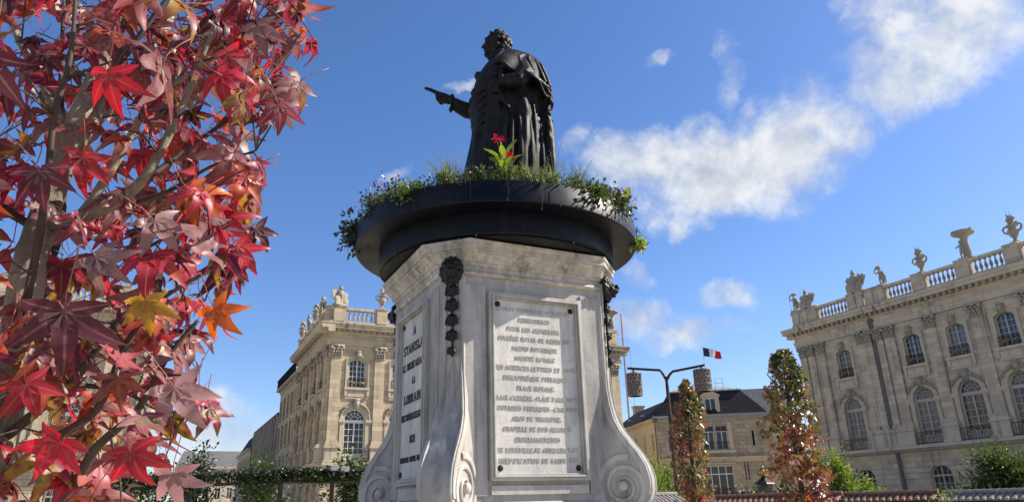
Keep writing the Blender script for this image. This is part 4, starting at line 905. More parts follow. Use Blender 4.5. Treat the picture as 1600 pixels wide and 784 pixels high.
for Mf, hw, side in faces:
    pw, z0, z1 = (.93 if side in ('front', 'back') else .84), 1.93, 5.10
    def rect(d): return [(-pw+d, z0+d), (pw-d, z0+d), (pw-d, z1-d), (-pw+d, z1-d), (-pw+d, z0+d)]
    fr = MB(); fr.band(rect(.05), rect(0), -.105, .01); fr.band(rect(.085), rect(.05), -.13, .01); fr.band(rect(.115), rect(.085), -.085, .01)
    bevel(fr.build('plaque_frame', M['marble'], MON, Mf), .008)
    pl = MB(); pl.box(-pw+.116, pw-.116, -.022, .01, z0+.116, z1-.116); pl = pl.build('plaque', M['plaque'], MON, Mf)
    # margins of the die: raised side panels left and right of the plaque
    for s in (-1, 1):
        a, b = sorted((s*(pw+.03), s*(hw-.02)))
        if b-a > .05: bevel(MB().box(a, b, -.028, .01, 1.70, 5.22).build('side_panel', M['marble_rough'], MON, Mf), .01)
    if side in ('front', 'left'):
        for bx_, bz in ((-pw+.19, z0+.20), (pw-.19, z0+.20), (-pw+.19, z1-.20), (pw-.19, z1-.20)):
            mb = MB(); rs = [(0.052, 0), (.052, .012), (.035, .032), (.012, .038)]
            mb.ring_loft([[(bx_+r*math.cos(2*math.pi*j/12), -.022-h, bz+r*math.sin(2*math.pi*j/12)) for j in range(12)] for r, h in rs]); mb.build('bolt', M['bronze_cast'], pl, Mf, 30)
    if side == 'front':
        for i, t in enumerate(TXT):
            z = 4.79-i*.1715
            text_mb(t, .068, -.02, z, .010, -.022, width=min(1.60, len(t)*.0565), wt=.68).build('inscription', M['letter_grey'], pl, Mf)
        MB().box(-pw+.02, pw-.02, -.05, .01, 1.72, 1.86).build('sill_panel', M['marble'], MON, Mf)
    if side == 'left':
        for t, z, h, w in [('A', 4.62, .20, None), ('STANISLAS', 4.30, .215, 1.28), ('LE BIENFAISANT', 3.99, .16, 1.34), ('LA', 3.70, .15, None), ('LORRAINE', 3.36, .20, 1.10), ('RECONNAISSANTE', 3.05, .15, 1.36), ('1831', 2.64, .17, None), ('MEURTHE-MEUSE-VOSGES', 2.31, .115, 1.38)]:
            text_mb(t, h*.82, 0.0, z+.02, .010, -.022, width=w).build('inscription', M['letter_black'], pl, Mf)
        MB().box(-.7, .7, -.06, .01, 1.68, 1.88).build('sill_panel', M['marble'], MON, Mf)
# corner consoles: profile in (r,z), extruded across with flaring width
rc = (HX+HY-CUT)/math.sqrt(2)            # distance of the chamfer from the axis
KD = 2.02
def prof_r(z):
    P = [(5.5, 2.24), (5.2, 2.21), (4.5, 2.18), (3.9, 2.18), (3.5, 2.195), (3.2, 2.235), (2.95, 2.30), (2.75, 2.40), (2.55, 2.54), (2.35, 2.69), (2.15, 2.80), (1.95, 2.85), (1.75, 2.85), (1.6, 2.80), (1.48, 2.69), (1.38, 2.55), (1.33, 2.40), (1.30, 2.2)]
    for (za, ra), (zb, rb) in zip(P, P[1:]):
        if zb <= z <= za: return ra+(rb-ra)*(za-z)/(za-zb)
    return P[0][1] if z > P[0][0] else P[-1][1]
def prof_w(z): 
    t = min(1, max(0, (3.9-z)/1.6)); t = t*t*(3-2*t); return .165+(.285-.165)*t
zs = [5.5, 5.2, 4.85, 4.5, 4.2, 3.9, 3.7, 3.5, 3.35, 3.2, 3.08, 2.95, 2.85, 2.75, 2.65, 2.55, 2.45, 2.35, 2.25, 2.15, 2.05, 1.95, 1.85, 1.75, 1.67, 1.6, 1.54, 1.48, 1.43, 1.38, 1.33, 1.3]
def console_mesh():
    mb = MB(); rings = []
    for z in zs:
        r, w = prof_r(z), prof_w(z); e = .045; d = .028
        rings.append([(-w, 1.9, z), (w, 1.9, z), (w, r-.02, z), (w-.012, r, z), (w-e, r+.0, z), (w-e-.02, r-d, z), (w*.35, r-d*.7, z), (0, r-d*.5, z), (-w*.35, r-d*.7, z), (-w+e+.02, r-d, z), (-w+e, r, z), (-w+.012, r, z), (-w, r-.02, z)])
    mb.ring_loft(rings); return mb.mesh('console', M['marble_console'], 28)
def volute_mesh(s):
    # raised spiral on the cheek of the console, s = side
    mb = MB(); c = (2.36, 1.82); n = 84; rings = []
    for i in range(n+1):
        t = i/n; a = R(75)+t*R(360*2.45); rad = .435*(1-t)**.85+.03; w = (.052*(1-t)+.014)
        r_, z_ = c[0]+rad*math.cos(a)*1.0, c[1]+rad*math.sin(a)*1.05; nr, nz = math.cos(a), math.sin(a); x0 = s*(prof_w(1.85)-.004); h = .034*(1-.2*t)+.014*t
        rings.append([(x0, r_-nr*w, z_-nz*w), (x0+s*h, r_-nr*w*.7, z_-nz*w*.7), (x0+s*(h+.010), r_, z_), (x0+s*h, r_+nr*w*.7, z_+nz*w*.7), (x0, r_+nr*w, z_+nz*w)])
    mb.ring_loft(rings, close=False); x0 = s*(prof_w(1.85)-.004)
    mb.ring_loft([[(x0+s*h, c[0]+r_*math.cos(2*math.pi*j/12), c[1]+r_*math.sin(2*math.pi*j/12)) for j in range(12)] for r_, h in ((.085, 0), (.085, .075), (.06, .10), (.02, .108))])
    # raised border following the outer edge
    rings = []
    for z in zs[5:25]:
        r_, w = prof_r(z), prof_w(z)
        rings.append([(s*(w-.004), r_-.16, z), (s*(w+.02), r_-.15, z), (s*(w+.02), r_-.03, z), (s*(w-.004), r_-.022, z)])
    mb.ring_loft(rings)
    return mb.mesh('volute', M['marble'], 35)
def lion_mesh():
    mb = MB(); mb.blob((0, .06, 0), (.125, .12, .155), 12, 9); mb.blob((0, .17, -.045), (.065, .07, .055), 9, 6); mb.blob((0, .20, .01), (.03, .06, .07), 7, 5)
    for s in (-1, 1):
        mb.blob((s*.05, .15, .055), (.032, .03, .022), 7, 5); mb.blob((s*.105, .08, .12), (.035, .03, .045), 7, 5); mb.blob((s*.075, .13, -.02), (.045, .05, .045), 7, 5)
    for ring, (rr, n, s) in enumerate(((.145, 11, .05), (.18, 14, .045))):
        for q in range(n):
            a = 2*math.pi*q/n+ring*.2; mb.blob((rr*math.cos(a), .02+.03*(ring == 0), rr*1.1*math.sin(a)), (s*1.0, .05, s*1.2), 6, 4, .2)
    mb.blob((0, .14, -.125), (.05, .05, .04), 7, 5); mb.tube([(-.06, .15, -.1), (0, .17, -.14), (.06, .15, -.1)], .018, 5)
    return voxel(mb, 'lion_mask', M['bronze_cast'], .012, 1)
def garland_mesh():
    mb = MB(); z = -.28
    mb.tube([(0, .02, -.15), (.008, .035, -.6), (-.006, .03, -1.1), (0, .02, -1.5)], .022, 6)
    for q in range(5):
        zc = -.34-q*.265; sc_ = (1.06, 1.06, 1., .94, .68)[q]
        for i in range(15):
            a = 2*math.pi*i/15; mb.blob((.075*sc_*math.cos(a), .04+.03*random.random(), zc+.055*sc_*math.sin(a)), (.045*sc_, .04, .05*sc_), 6, 4, .3)
        for i in range(5):
            x = (-.1+.05*i)*sc_; mb.tube([(x*.5, .06, zc), (x, .075, zc-.06*sc_), (x*1.05, .05, zc-.125*sc_+abs(i-2)*.016)], [.03*sc_, .034*sc_, .008], 5)
        mb.blob((0, .09, zc+.01), (.05*sc_, .04, .045*sc_), 7, 5, .2)
    return voxel(mb, 'leaf_garland', M['bronze_cast'], .011, 0)
cons, vol1, vol2, lion, garl = console_mesh(), volute_mesh(1), volute_mesh(-1), lion_mesh(), garland_mesh()
for a in (-135, -45, 45, 135):
    Mc = Matrix.Translation((CXM, CYM, 0)) @ Matrix.Rotation(R(a-90), 4, 'Z')     # local +y radial
    sx = 1 if a in (-135, 45) else 1
    c_ = inst('console', cons, MON, Mc); inst('volute', vol1, c_, Mc); inst('volute', vol2, c_, Mc)
    l_ = inst('lion_mask', lion, MON, Mc @ T(0, 2.24, 5.42) @ Matrix.Scale(1.08, 4)); inst('leaf_garland', garl, MON, Mc @ T(0, 2.18, 5.42))
    bevel(MB().box(-.195, .195, 1.95, 2.165, 1.62, 5.36).build('corner_strip', M['marble'], MON, Mc), .012)

# ------------------------------------------------------------------ navy planter ring on top of the pedestal
PL = empty('planter', (CXM, CYM, 5.98), 'round navy-black sheet metal planter on top of the pedestal', 'planter')
MB().lathe([(2.30, 6.00), (2.38, 6.00), (2.40, 6.02), (2.40, 6.43), (1.6, 6.43), (1.6, 6.05)], (CXM, CYM, 0), 128).build('lower_drum', M['navy'], PL, None, 40)
MB().lathe([(2.42, 6.40), (2.86, 6.40), (2.875, 6.415), (2.875, 6.785), (2.865, 6.80), (2.83, 6.80), (2.82, 6.66), (1.0, 6.70), (1.0, 6.45)], (CXM, CYM, 0), 160).build('upper_ring', M['navy'], PL, None, 40)
MB().lathe([(.0, 5.975), (2.32, 5.975), (2.32, 6.04), (.0, 6.04)], (CXM, CYM, 0), 96).build('floor_plate', M['navy'], PL, None, 40)
for a in range(0, 360, 45):
    c, s = math.cos(R(a+12)), math.sin(R(a+12)); MB().box(-.006, .006, -.002, .002, 6.42, 6.79).build('sheet_seam', M['iron'], PL, Matrix.Translation((CXM+2.8755*c, CYM+2.8755*s, 0)) @ Matrix.Rotation(R(a+12-90), 4, 'Z'))
    MB().lathe([(.012, 0), (.014, .012), (.004, .016)], (0, 0, 0), 8).build('screw', M['zinc'], PL, Matrix.Translation((CXM+2.36*c, CYM+2.36*s, 6.0)) @ Matrix.Rotation(math.pi, 4, 'X'))
k = NT('planting_soil'); M['soil'] = k.base(k.mix(k.noise(8, 5), (.03, .022, .015), (.07, .05, .035)), .95, 0, .1)
MB().lathe([(1.0, 6.69), (2.82, 6.70), (2.6, 6.78), (1.0, 6.86)], (CXM, CYM, 0), 64).build('soil', M['soil'], PL, None, True)

# ------------------------------------------------------------------ bronze statue (local: x = right in view, y = away, z up)
SM = Matrix.Translation((CXM, CYM, 0)) @ Matrix.Rotation(-YAW, 4, 'Z')
sb = MB()
def interp(tab, z):
    for a, b in zip(tab, tab[1:]):
        if a[0] <= z <= b[0]:
            t = (z-a[0])/(b[0]-a[0]); t = t*t*(3-2*t) if False else t; return [p+(q-p)*t for p, q in zip(a[1:], b[1:])]
    return list(tab[0][1:] if z < tab[0][0] else tab[-1][1:])
BODY = [(6.9, -.66, 1.20, .80), (7.9, -.66, 1.19, .80), (8.6, -.55, 1.18, .78), (9.2, -.47, 1.17, .74), (9.6, -.50, 1.14, .72), (9.9, -.55, 1.12, .70), (10.15, -.52, 1.11, .68), (10.5, -.44, 1.10, .64), (10.8, -.32, 1.06, .58), (11.0, -.20, 1.02, .50), (11.15, -.10, .92, .40), (11.26, .0, .66, .28), (11.36, .06, .48, .18)]
rings = []; NA = 96
zz = [6.9+i*(11.36-6.9)/110 for i in range(111)]
for z in zz:
    L_, R_, V_ = interp(BODY, z); cu, ru = (L_+R_)/2, (R_-L_)/2; ring = []
    fade = min(1, max(0, (10.7-z)/1.2)); 
    for j in range(NA):
        a = 2*math.pi*j/NA
        f = fade*(.055*math.sin(a*9+z*.7+1.2*math.sin(z*1.1))+.035*math.sin(a*15-z*1.3))*(.35+.65*(math.sin(a) < .2))
        # diagonal drag folds over the belly towards the hand
        f += .035*math.sin((z*1.2+math.cos(a)*.9)*7)*max(0, -math.sin(a))*(1 if 9.3 < z < 10.8 else .25)
        f += .02*mnoise.noise(Vector((math.cos(a)*3, math.sin(a)*3, z*2.2)))
        sq = .92
        ca, sa = math.cos(a), math.sin(a)
        ring.append((cu+ru*math.copysign(abs(ca)**sq, ca)*(1+f*(.35 if abs(ca) > .9 else 1)), V_*math.copysign(abs(sa)**sq, sa)*(1+f), z))
    rings.append(ring)
sb.ring_loft(rings)
# cape over the near shoulder and back: angle a measured with a=0 right/back, -90 near side, 180 front
CN = 46
for layer in (0,):
    rows2 = []
    for i in range(31):
        t = i/30; row = []
        for j in range(CN+1):
            a = R(78-186*j/CN)                        # from far back round the near side to the front of the near shoulder
            hem = 9.93+.62*max(0, (j/CN-.52)/.48)**.9+.03*math.sin(j*.9)
            z = 11.28+(hem-11.28)*t; L_, R_, V_ = interp(BODY, z); cu, ru = (L_+R_)/2, (R_-L_)/2
            g_ = .07+.10*t+.05*math.sin(a*8+t*3)*t+.045*math.sin((t*4.2+j/CN*5))*t
            row.append(((cu+(ru+g_*.9)*math.cos(a)), (V_+g_*1.5)*math.sin(a), z))
        rows2.append(row)
    n = CN+1; o_ = len(sb.v); outer_ = [p for r_ in rows2 for p in r_]; cz = Vector((.32, 0, 0))
    inner_ = [(x-(x-.32)*.13, y*.86, z+.015) for x, y, z in outer_]
    fs = []
    for i in range(30):
        for j in range(CN):
            a0 = i*n+j; fs += [(a0, a0+1, a0+n+1, a0+n), tuple(q+len(outer_) for q in (a0+n, a0+n+1, a0+1, a0))]
    for j in range(CN): fs += [(j+1, j, len(outer_)+j, len(outer_)+j+1), (30*n+j, 30*n+j+1, len(outer_)+30*n+j+1, len(outer_)+30*n+j)]
    for i in range(30): fs += [(i*n, (i+1)*n, len(outer_)+(i+1)*n, len(outer_)+i*n), ((i+1)*n+CN, i*n+CN, len(outer_)+i*n+CN, len(outer_)+(i+1)*n+CN)]
    sb.add(outer_+inner_, fs)
    sb.tube([Vector(p)+Vector((0, -.01, 0)) for p in rows2[30]], .040, 6)
    sb.tube([Vector(r_[CN]) for r_ in rows2], .045, 6)
def surf(a, z, off=0.):
    L_, R_, V_ = interp(BODY, z); cu, ru = (L_+R_)/2, (R_-L_)/2
    return Vector((cu+(ru+off)*math.cos(a), (V_+off)*math.sin(a), z))
# drapery ridges: swags over the belly, long falls down the robe, radiating folds on the cape
for q in range(7):
    z0 = 10.55-q*.17; sb.tube([surf(R(-95-85*t), z0-.30*math.sin(t*math.pi*.75)-.12*q*t*.4, .0) for t in [i/10 for i in range(11)]], [.03+.035*math.sin(math.pi*i/10) for i in range(11)], 7)
for q in range(22):
    a0 = R(-8-q*9.5+random.uniform(-3, 3)); z0 = random.uniform(9.1, 9.75); sl = random.uniform(-.12, .12)
    sb.tube([surf(a0+sl*math.sin(t*2.2), z0-(z0-7.0)*t, .01) for t in [i/9 for i in range(10)]], [.02+.065*min(1, i/4) for i in range(10)], 7)
for q in range(7):
    a0 = R(10-q*17); sb.tube([surf(a0*.75-R(8), 11.16-.10*q*.3, .09), surf(a0, 10.85, .12), surf(a0+R(4), 10.5, .17), surf(a0+R(10), 10.15+.05*q, .20)], [.03, .05, .06, .05], 7)
sb.tube([surf(R(-104), 11.1, .08), surf(R(-100), 10.8, .12), surf(R(-92), 10.55, .16), surf(R(-60), 10.42, .19), surf(R(-30), 10.2, .20), surf(R(-8), 9.98, .20)], [.05, .055, .06, .06, .06, .05], 8)
# fur-trimmed border down the back edge of the mantle
sb.tube([(1.12, -.30, 9.9), (1.20, -.34, 9.2), (1.21, -.38, 8.4), (1.22, -.4, 7.0)], [.10, .11, .12, .13], 9)
for q in range(60):
    z = 7.6+q*.045; sb.blob((1.21+random.uniform(-.05, .05), -.36+random.uniform(-.10, .04), z), random.uniform(.04, .065), 6, 4, .2)
# collar, lapel and shoulder cord
sb.tube([(.02, -.12, 11.22), (.20, -.40, 11.02), (.30, -.58, 10.75), (.22, -.70, 10.45)], [.06, .07, .07, .06], 7)
sb.tube([(.05, -.1, 11.28), (.28, -.26, 11.30), (.55, -.12, 11.28), (.62, .12, 11.26), (.45, .3, 11.25)], .085, 7)
for q in range(16): a = -2.8+q*.24; sb.blob((.33+.38*math.cos(a), .0+.34*math.sin(a), 11.26-.03*math.cos(a)), .06, 6, 4, .2)
sb.blob((-.33, -.12, 10.74), (.10, .12, .11), 8, 6)
# right arm (far side) pointing to the left
sb.tube([(.05, .25, 10.72), (-.20, .30, 10.35), (-.42, .28, 10.05), (-.62, .20, 10.05), (-.80, .13, 10.12), (-.93, .08, 10.19)], [.27, .25, .215, .185, .155, .135], 12)
for q in range(5): sb.tube([(-.40-.06*q, .27-.02*q, 9.87+.015*q), (-.44-.06*q, .08-.01*q, 10.03+.015*q), (-.40-.06*q, .25, 10.23)], .03, 5)
for q in range(10):
    a = q*.63; sb.blob((-.94+.02*math.sin(q*2), .08+.13*math.cos(a), 10.2+.15*math.sin(a)), (.05, .055, .06), 6, 4, .3)
sb.tube([(-.92, .06, 10.1), (-.98, .05, 9.98), (-.97, .05, 9.90)], [.07, .05, .015], 6)
Hw = Vector((-1.02, .06, 10.25)); hd = Vector((-.88, -.06, .42)).normalized()
sb.tube([Hw-hd*.05, Hw+hd*.08, Hw+hd*.20], [.095, .12, .115], 9)
def finger(p, r0): sb.tube(p, [r0, r0*.98, r0*.9, r0*.7][:len(p)], 7)
Kn = Hw+hd*.21
finger([Kn+Vector((.02, -.02, .045)), Kn+hd*.13+Vector((0, -.02, .05)), Kn+hd*.26+Vector((0, -.02, .055)), Kn+hd*.40+Vector((0, -.02, .035))], .050)      # index
finger([Kn+Vector((.0, .0, .0)), Kn+hd*.11+Vector((0, 0, -.03)), Kn+hd*.12+Vector((.03, 0, -.12)), Kn+hd*.03+Vector((.05, 0, -.13))], .042)
finger([Kn+Vector((.0, .05, -.03)), Kn+hd*.09+Vector((0, .05, -.06)), Kn+hd*.09+Vector((.04, .05, -.14)), Kn+hd*.01+Vector((.06, .05, -.14))], .040)
finger([Kn+Vector((.01, .095, -.05)), Kn+hd*.06+Vector((0, .1, -.08)), Kn+hd*.05+Vector((.04, .09, -.15)), Kn+Vector((.05, .09, -.15))], .035)
finger([Hw+hd*.06+Vector((0, -.09, .03)), Hw+hd*.16+Vector((0, -.12, .0)), Hw+hd*.25+Vector((.0, -.09, -.05))], .042)                                     # thumb
# left arm (near side) bent, hand gathering the mantle at the hip
sb.tube([(.62, -.45, 10.75), (.70, -.72, 10.35), (.55, -.84, 10.12), (.30, -.86, 10.10), (.16, -.84, 10.10)], [.22, .21, .18, .15, .12], 10)
for q in range(9): a = q*.7; sb.blob((.20, -.86+.11*math.cos(a), 10.12+.12*math.sin(a)), (.05, .05, .06), 6, 4, .25)
sb.tube([(.16, -.88, 10.08), (.06, -.92, 10.02), (.02, -.92, 9.95)], [.085, .10, .085], 8)
for q in range(4): finger([Vector((-.02+.045*q, -.95, 9.99-.012*q)), Vector((-.05+.045*q, -.99, 9.90-.01*q)), Vector((-.03+.045*q, -.97, 9.80-.01*q)), Vector((.0+.045*q, -.92, 9.76))], .036)
finger([Vector((.14, -.95, 10.03)), Vector((.10, -1.0, 9.95)), Vector((.07, -1.0, 9.87))], .038)
for q in range(5): sb.tube([(.0+.02*q, -.86, 9.85), (-.10+.05*q, -.72, 9.3), (-.16+.08*q, -.72, 8.4), (-.2+.1*q, -.74, 7.4)], [.05, .06, .07, .08], 7)
sb.tube([(.10, -.88, 9.9), (.18, -.82, 9.7), (.36, -.76, 9.5)], [.06, .07, .03], 6)
head_v0 = len(sb.v)
# head: faces left, tilted slightly towards the square
hc = Vector((.08, -.02, 11.70))
def head_pt(a, b):                       # a azimuth (pi = face), b latitude
    d = Vector((math.cos(a)*math.cos(b), math.sin(a)*math.cos(b), math.sin(b))); r_ = Vector((.275, .235, .37))
    p = Vector((d.x*r_.x, d.y*r_.y, d.z*r_.z)); fr = max(0, -d.x)
    prof = [(-1.2, .0), (-.95, .015), (-.72, .045), (-.6, .05), (-.48, .02), (-.38, .05), (-.30, .035), (-.24, .045), (-.16, .06), (-.05, .045), (.06, .02), (.16, .015), (.26, .035), (.5, .02), (1.2, 0)]
    for (b0, v0), (b1, v1) in zip(prof, prof[1:]):
        if b0 <= b <= b1: pv = v0+(v1-v0)*(b-b0)/(b1-b0); break
    else: pv = 0
    p.x -= pv*fr**2*(1.0)
    if b < -.5: p.y *= 1.04
    return p
hr = []
for i in range(31):
    b = -math.pi/2*.97+math.pi*.97*i/30; hr.append([head_pt(2*math.pi*j/40, b)+hc for j in range(40)])
sb.ring_loft(hr)
sb.tube([hc+Vector((-.245, 0, .09)), hc+Vector((-.305, 0, .0)), hc+Vector((-.345, 0, -.075)), hc+Vector((-.29, 0, -.10))], [.03, .038, .052, .035], 8)   # nose
for s in (-1, 1):
    sb.tube([hc+Vector((-.27, s*.03, .115)), hc+Vector((-.265, s*.10, .13)), hc+Vector((-.20, s*.17, .10))], [.026, .032, .02], 6)
    sb.blob(hc+Vector((-.225, s*.095, .05)), (.035, .045, .028), 8, 6); sb.blob(hc+Vector((-.19, s*.12, -.09)), (.08, .08, .085), 8, 6); sb.blob(hc+Vector((-.295, s*.035, -.075)), (.03, .03, .028), 6, 5)
sb.tube([hc+Vector((-.24, -.085, -.175)), hc+Vector((-.30, -.03, -.155)), hc+Vector((-.305, 0, -.16)), hc+Vector((-.30, .03, -.155)), hc+Vector((-.24, .085, -.175))], .024, 6)
sb.tube([hc+Vector((-.235, -.07, -.20)), hc+Vector((-.298, 0, -.205)), hc+Vector((-.235, .07, -.20))], .026, 6)
sb.blob(hc+Vector((-.235, 0, -.30)), (.085, .10, .075), 9, 6); sb.blob(hc+Vector((-.12, 0, -.37)), (.14, .15, .08), 9, 6)
sb.tube([(.12, 0, 11.0), (.13, 0, 11.25), (.12, 0, 11.5)], [.26, .21, .22], 10)
for q in range(5): sb.blob((-.10+.02*q, -.10, 11.26-.05*q), (.07, .07, .05), 6, 4, .2)     # cravat
# curled wig
for q in range(150):
    b = random.uniform(-.75, 1.45); a = random.uniform(-1.75, 1.75) if b < .55 else random.uniform(-2.2, 2.2)
    rr = .275+.035*random.random(); p = hc+Vector((.035+math.cos(a)*math.cos(b)*(rr+.045), math.sin(a)*math.cos(b)*(rr-.01), math.sin(b)*(.375+.01*random.random())))
    sb.blob(p, (random.uniform(.045, .07), random.uniform(.045, .07), random.uniform(.04, .06)), 7, 5, .12)
for s in (-1, 1):
    for i in range(3): sb.tube([hc+Vector((.02+.07*i, s*.20, -.10-.1*q_)) for q_ in (0, .5, 1)], .055, 7); sb.blob(hc+Vector((.0+.08*i, s*.235, -.02-.10*i)), (.065, .05, .05), 8, 5)
sb.tube([hc+Vector((.22, 0, -.2)), hc+Vector((.32, 0, -.42)), hc+Vector((.36, 0, -.62))], [.10, .09, .05], 7)
hc0 = Vector((.10, 0, 11.32))
for i_ in range(head_v0, len(sb.v)): sb.v[i_] = tuple(hc0+(Vector(sb.v[i_])-hc0)*.90)
st_me = voxel(sb, 'statue', M['bronze'], .017, 2, .5)
ST = inst('statue', st_me, None, SM); tag(ST, 'dark bronze statue of a cloaked man in a wig pointing left atop the pedestal', 'statue')
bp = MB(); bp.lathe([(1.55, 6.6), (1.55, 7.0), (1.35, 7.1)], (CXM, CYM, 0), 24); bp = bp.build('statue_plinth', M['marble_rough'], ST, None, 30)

# ------------------------------------------------------------------ planting on the planter ring
def rim(px_, r_=2.62, z=6.75):
    best = None
    for i in range(-1150, 1151, 5):
        a = R(i/10); p = SM @ Vector((r_*math.sin(a), -r_*math.cos(a), z)); d = abs(to_px(p)[0]-px_)
        if abs(i) < 1000 and (best is None or d < best[0]): best = (d, p, SM.to_3x3() @ Vector((math.sin(a), -math.cos(a), 0)))
    return best[1], best[2]
def blades(mb, rn, p, n, h, spread, w=.012, up=1., bend=.6, out=None):
    for q in range(n):
        a = random.uniform(0, 6.283); d = Vector((math.cos(a), math.sin(a), 0))*spread*random.uniform(.2, 1)
        if out is not None: d += Vector(out)*spread*.3
        L = h*random.uniform(.55, 1.1); b0 = Vector(p)+Vector((random.gauss(0, .06), random.gauss(0, .06), 0)); side = Vector((-d.y, d.x, 0)); side = side.normalized() if side.length > 1e-4 else Vector((1, 0, 0))
        side = (side+Vector((random.gauss(0, .5), random.gauss(0, .5), 0))).normalized()
        P = []
        for t in (0, .35, .7, 1.): P.append(b0+d*L*(t**1.6)+UZ*(L*(t*up-bend*spread*t*t*t)))
        vs = []
        for i, c in enumerate(P[:-1]): ww = w*(1, .95, .6)[i]*random.uniform(.7, 1.2); vs += [c-side*ww, c+side*ww]
        vs.append(P[-1]); mb.add(vs, [(0, 1, 3, 2), (2, 3, 5, 4), (4, 5, 6)]); rn += [min(1, max(0, random.gauss(.5, .28)))]*7
def tuft(name, px_, n, h, spread, label, mat='grass', r_=2.55, w=.010, group='grass tufts in the planter', dz=0.):
    p, o = rim(px_, r_); mb = MB(); rn = []; blades(mb, rn, p, n, h, spread, w); mb.a['rnd'] = rn
    t = mb.build(name, M[mat], None, None, fix=False); return tag(t, label, 'grass', group)
# low ground cover all round: nobody could count it
pts = []
for q in range(19000):
    a = random.uniform(0, 6.283); r_ = random.uniform(2.0, 2.86); den = mnoise.noise(Vector((math.cos(a)*4, math.sin(a)*4, 1)))
    if random.random() > .62+den*.6: continue
    h = (.27+.24*den)*random.random()**.7
    p = Vector((CXM+r_*math.cos(a), CYM+r_*math.sin(a), 6.76+h)); o = Vector((math.cos(a), math.sin(a), .4))
    if r_ > 2.8 and random.random() < .25: p.z -= random.uniform(0, .14); p += Vector((math.cos(a), math.sin(a), 0))*.05
    pts.append((p, o))
gc = foliage('ground_cover', M['leaf_green'], None, pts, .072, aspect=.5, kind='stuff'); tag(gc, 'low green ground cover spilling over the round planter rim', 'ground cover')
mb = MB(); rn = []
for q in range(1500):
    a = random.uniform(0, 6.283); r_ = random.uniform(2.1, 2.78); blades(mb, rn, (CXM+r_*math.cos(a), CYM+r_*math.sin(a), 6.76), 2, .55, .5, .006)
mb.a['rnd'] = rn; tag(mb.build('loose_grass', M['grass'], None, None, fix=False), 'loose thin grass stems among the planter ground cover', 'grass', None, 'stuff')
for (px_, n, h, sp, w, lb) in [(700, 260, .85, .6, .007, 'pale silvery grass tuft left of the statue in the planter'), (662, 90, .42, .5, .007, 'small grass tuft near the yellow-green leaves in the planter'), (828, 90, .70, .45, .011, 'upright green grass tuft in front of the statue cloak'), (862, 110, .70, .45, .009, 'grass tuft below the lit edge of the statue cloak'), (902, 150, .80, .6, .008, 'tall loose grass tuft right of the statue'), (936, 130, .66, .6, .007, 'feathery grass tuft near the right rim of the planter')]:
    tuft('grass_tuft', px_, n, h, sp, lb, w=w)
def wiry(px_, n, h, lb):                 # airy seed stems
    p, o = rim(px_, 2.55); mb = MB(); rn = []
    for q in range(n):
        a = random.uniform(0, 6.28); d = Vector((math.cos(a), math.sin(a), 0))*random.uniform(.1, .5); L = h*random.uniform(.6, 1.1); v0 = len(mb.v)
        P = [p+d*L*t*t+UZ*L*t for t in (0, .5, 1)]; mb.tube(P, [.004, .003, .002], 3)
        for u in range(4): mb.blob(P[2]-UZ*.03*u+Vector((random.gauss(0, .012), random.gauss(0, .012), 0)), .010, 4, 3)
        rn += [.95]*(len(mb.v)-v0)
    mb.a['rnd'] = rn; tag(mb.build('seed_stems', M['grass'], None, None, fix=False), lb, 'grass', 'airy seed stems in the planter')
wiry(690, 26, .75, 'airy seed stems rising from the silvery grass left of the statue'); wiry(905, 26, .78, 'airy seed stems against the cloud right of the statue'); wiry(945, 18, .62, 'airy seed stems above the right rim of the planter'); wiry(868, 7, .9, 'few tall seed stems beside the lit edge of the cloak')
def big_leaf_mesh(L, w, bend):
    mb = MB(); rn = []; n = 7
    for i in range(n+1):
        t = i/n; ww = w*math.sin(math.pi*min(1, t*.93+.07))**.8*(1 if t < 1 else 0); c = Vector((0, L*(t-.22*bend*t*t), L*(.55*t-bend*.75*t*t)))
        for s, k0 in ((-1, .25), (0, 0), (1, .25)): mb.v.append((s*ww, c.y, c.z+ww*k0)); rn.append(.35+.3*(s == 0))
    for i in range(n):
        for j in range(2): a = i*3+j; mb.f.append((a, a+1, a+4, a+3))
    return mb, rn
def canna(px_, r_, H, nl, leafmat_, flowers, label, fl_mat='flower_red', lw=.062, ll=.40, pos=None, tilt=(.15, .7)):
    p, o = rim(px_, r_)
    if pos: p = SM @ Vector(pos)
    E = empty('canna_plant', tuple(p), label, 'plant', 'canna plants in the planter'); 
    MB().tube([p, p+Vector((.01, .0, H*.6)), p+Vector((-.02, .0, H))], [.016, .013, .008], 6).build('stem', M['leaf_lime'], E)
    for q in range(nl):
        mb, rn = big_leaf_mesh(ll*random.uniform(.75, 1.15), lw*random.uniform(.8, 1.15), random.uniform(.15, .7)); v = random.random(); mb.a['rnd'] = [min(1, x+v*.5) for x in rn]
        a = q*2.4+random.uniform(-.3, .3); mb.build('leaf', M[leafmat_], E, Matrix.Translation(p+UZ*(H*(.28+.6*q/nl))) @ Matrix.Rotation(a, 4, 'Z') @ Matrix.Rotation(random.uniform(*tilt), 4, 'X'), True, False)
    for (dx, dz) in flowers:
        c = p+R0*dx+UZ*dz; mb = MB(); rn = []
        for q in range(16):
            d = Vector((random.gauss(0, 1), random.gauss(0, 1), random.gauss(.1, .6))).normalized(); s = Vector((-d.y, d.x, .3)).normalized(); L = random.uniform(.035, .075); b0 = c+Vector((random.gauss(0, .03), random.gauss(0, .03), random.gauss(0, .025)))
            mb.add([b0, b0+d*L*.6+s*.02, b0+d*L-UZ*.02, b0+d*L*.6-s*.02], [(0, 1, 2, 3)]); rn += [random.random()]*4
        mb.a['rnd'] = rn; mb.build('flower', M[fl_mat], E, None, True, False)
        MB().tube([p+UZ*H*.5, c-UZ*.02], .007, 5).build('flower_stalk', M['leaf_lime'], E)
    return E
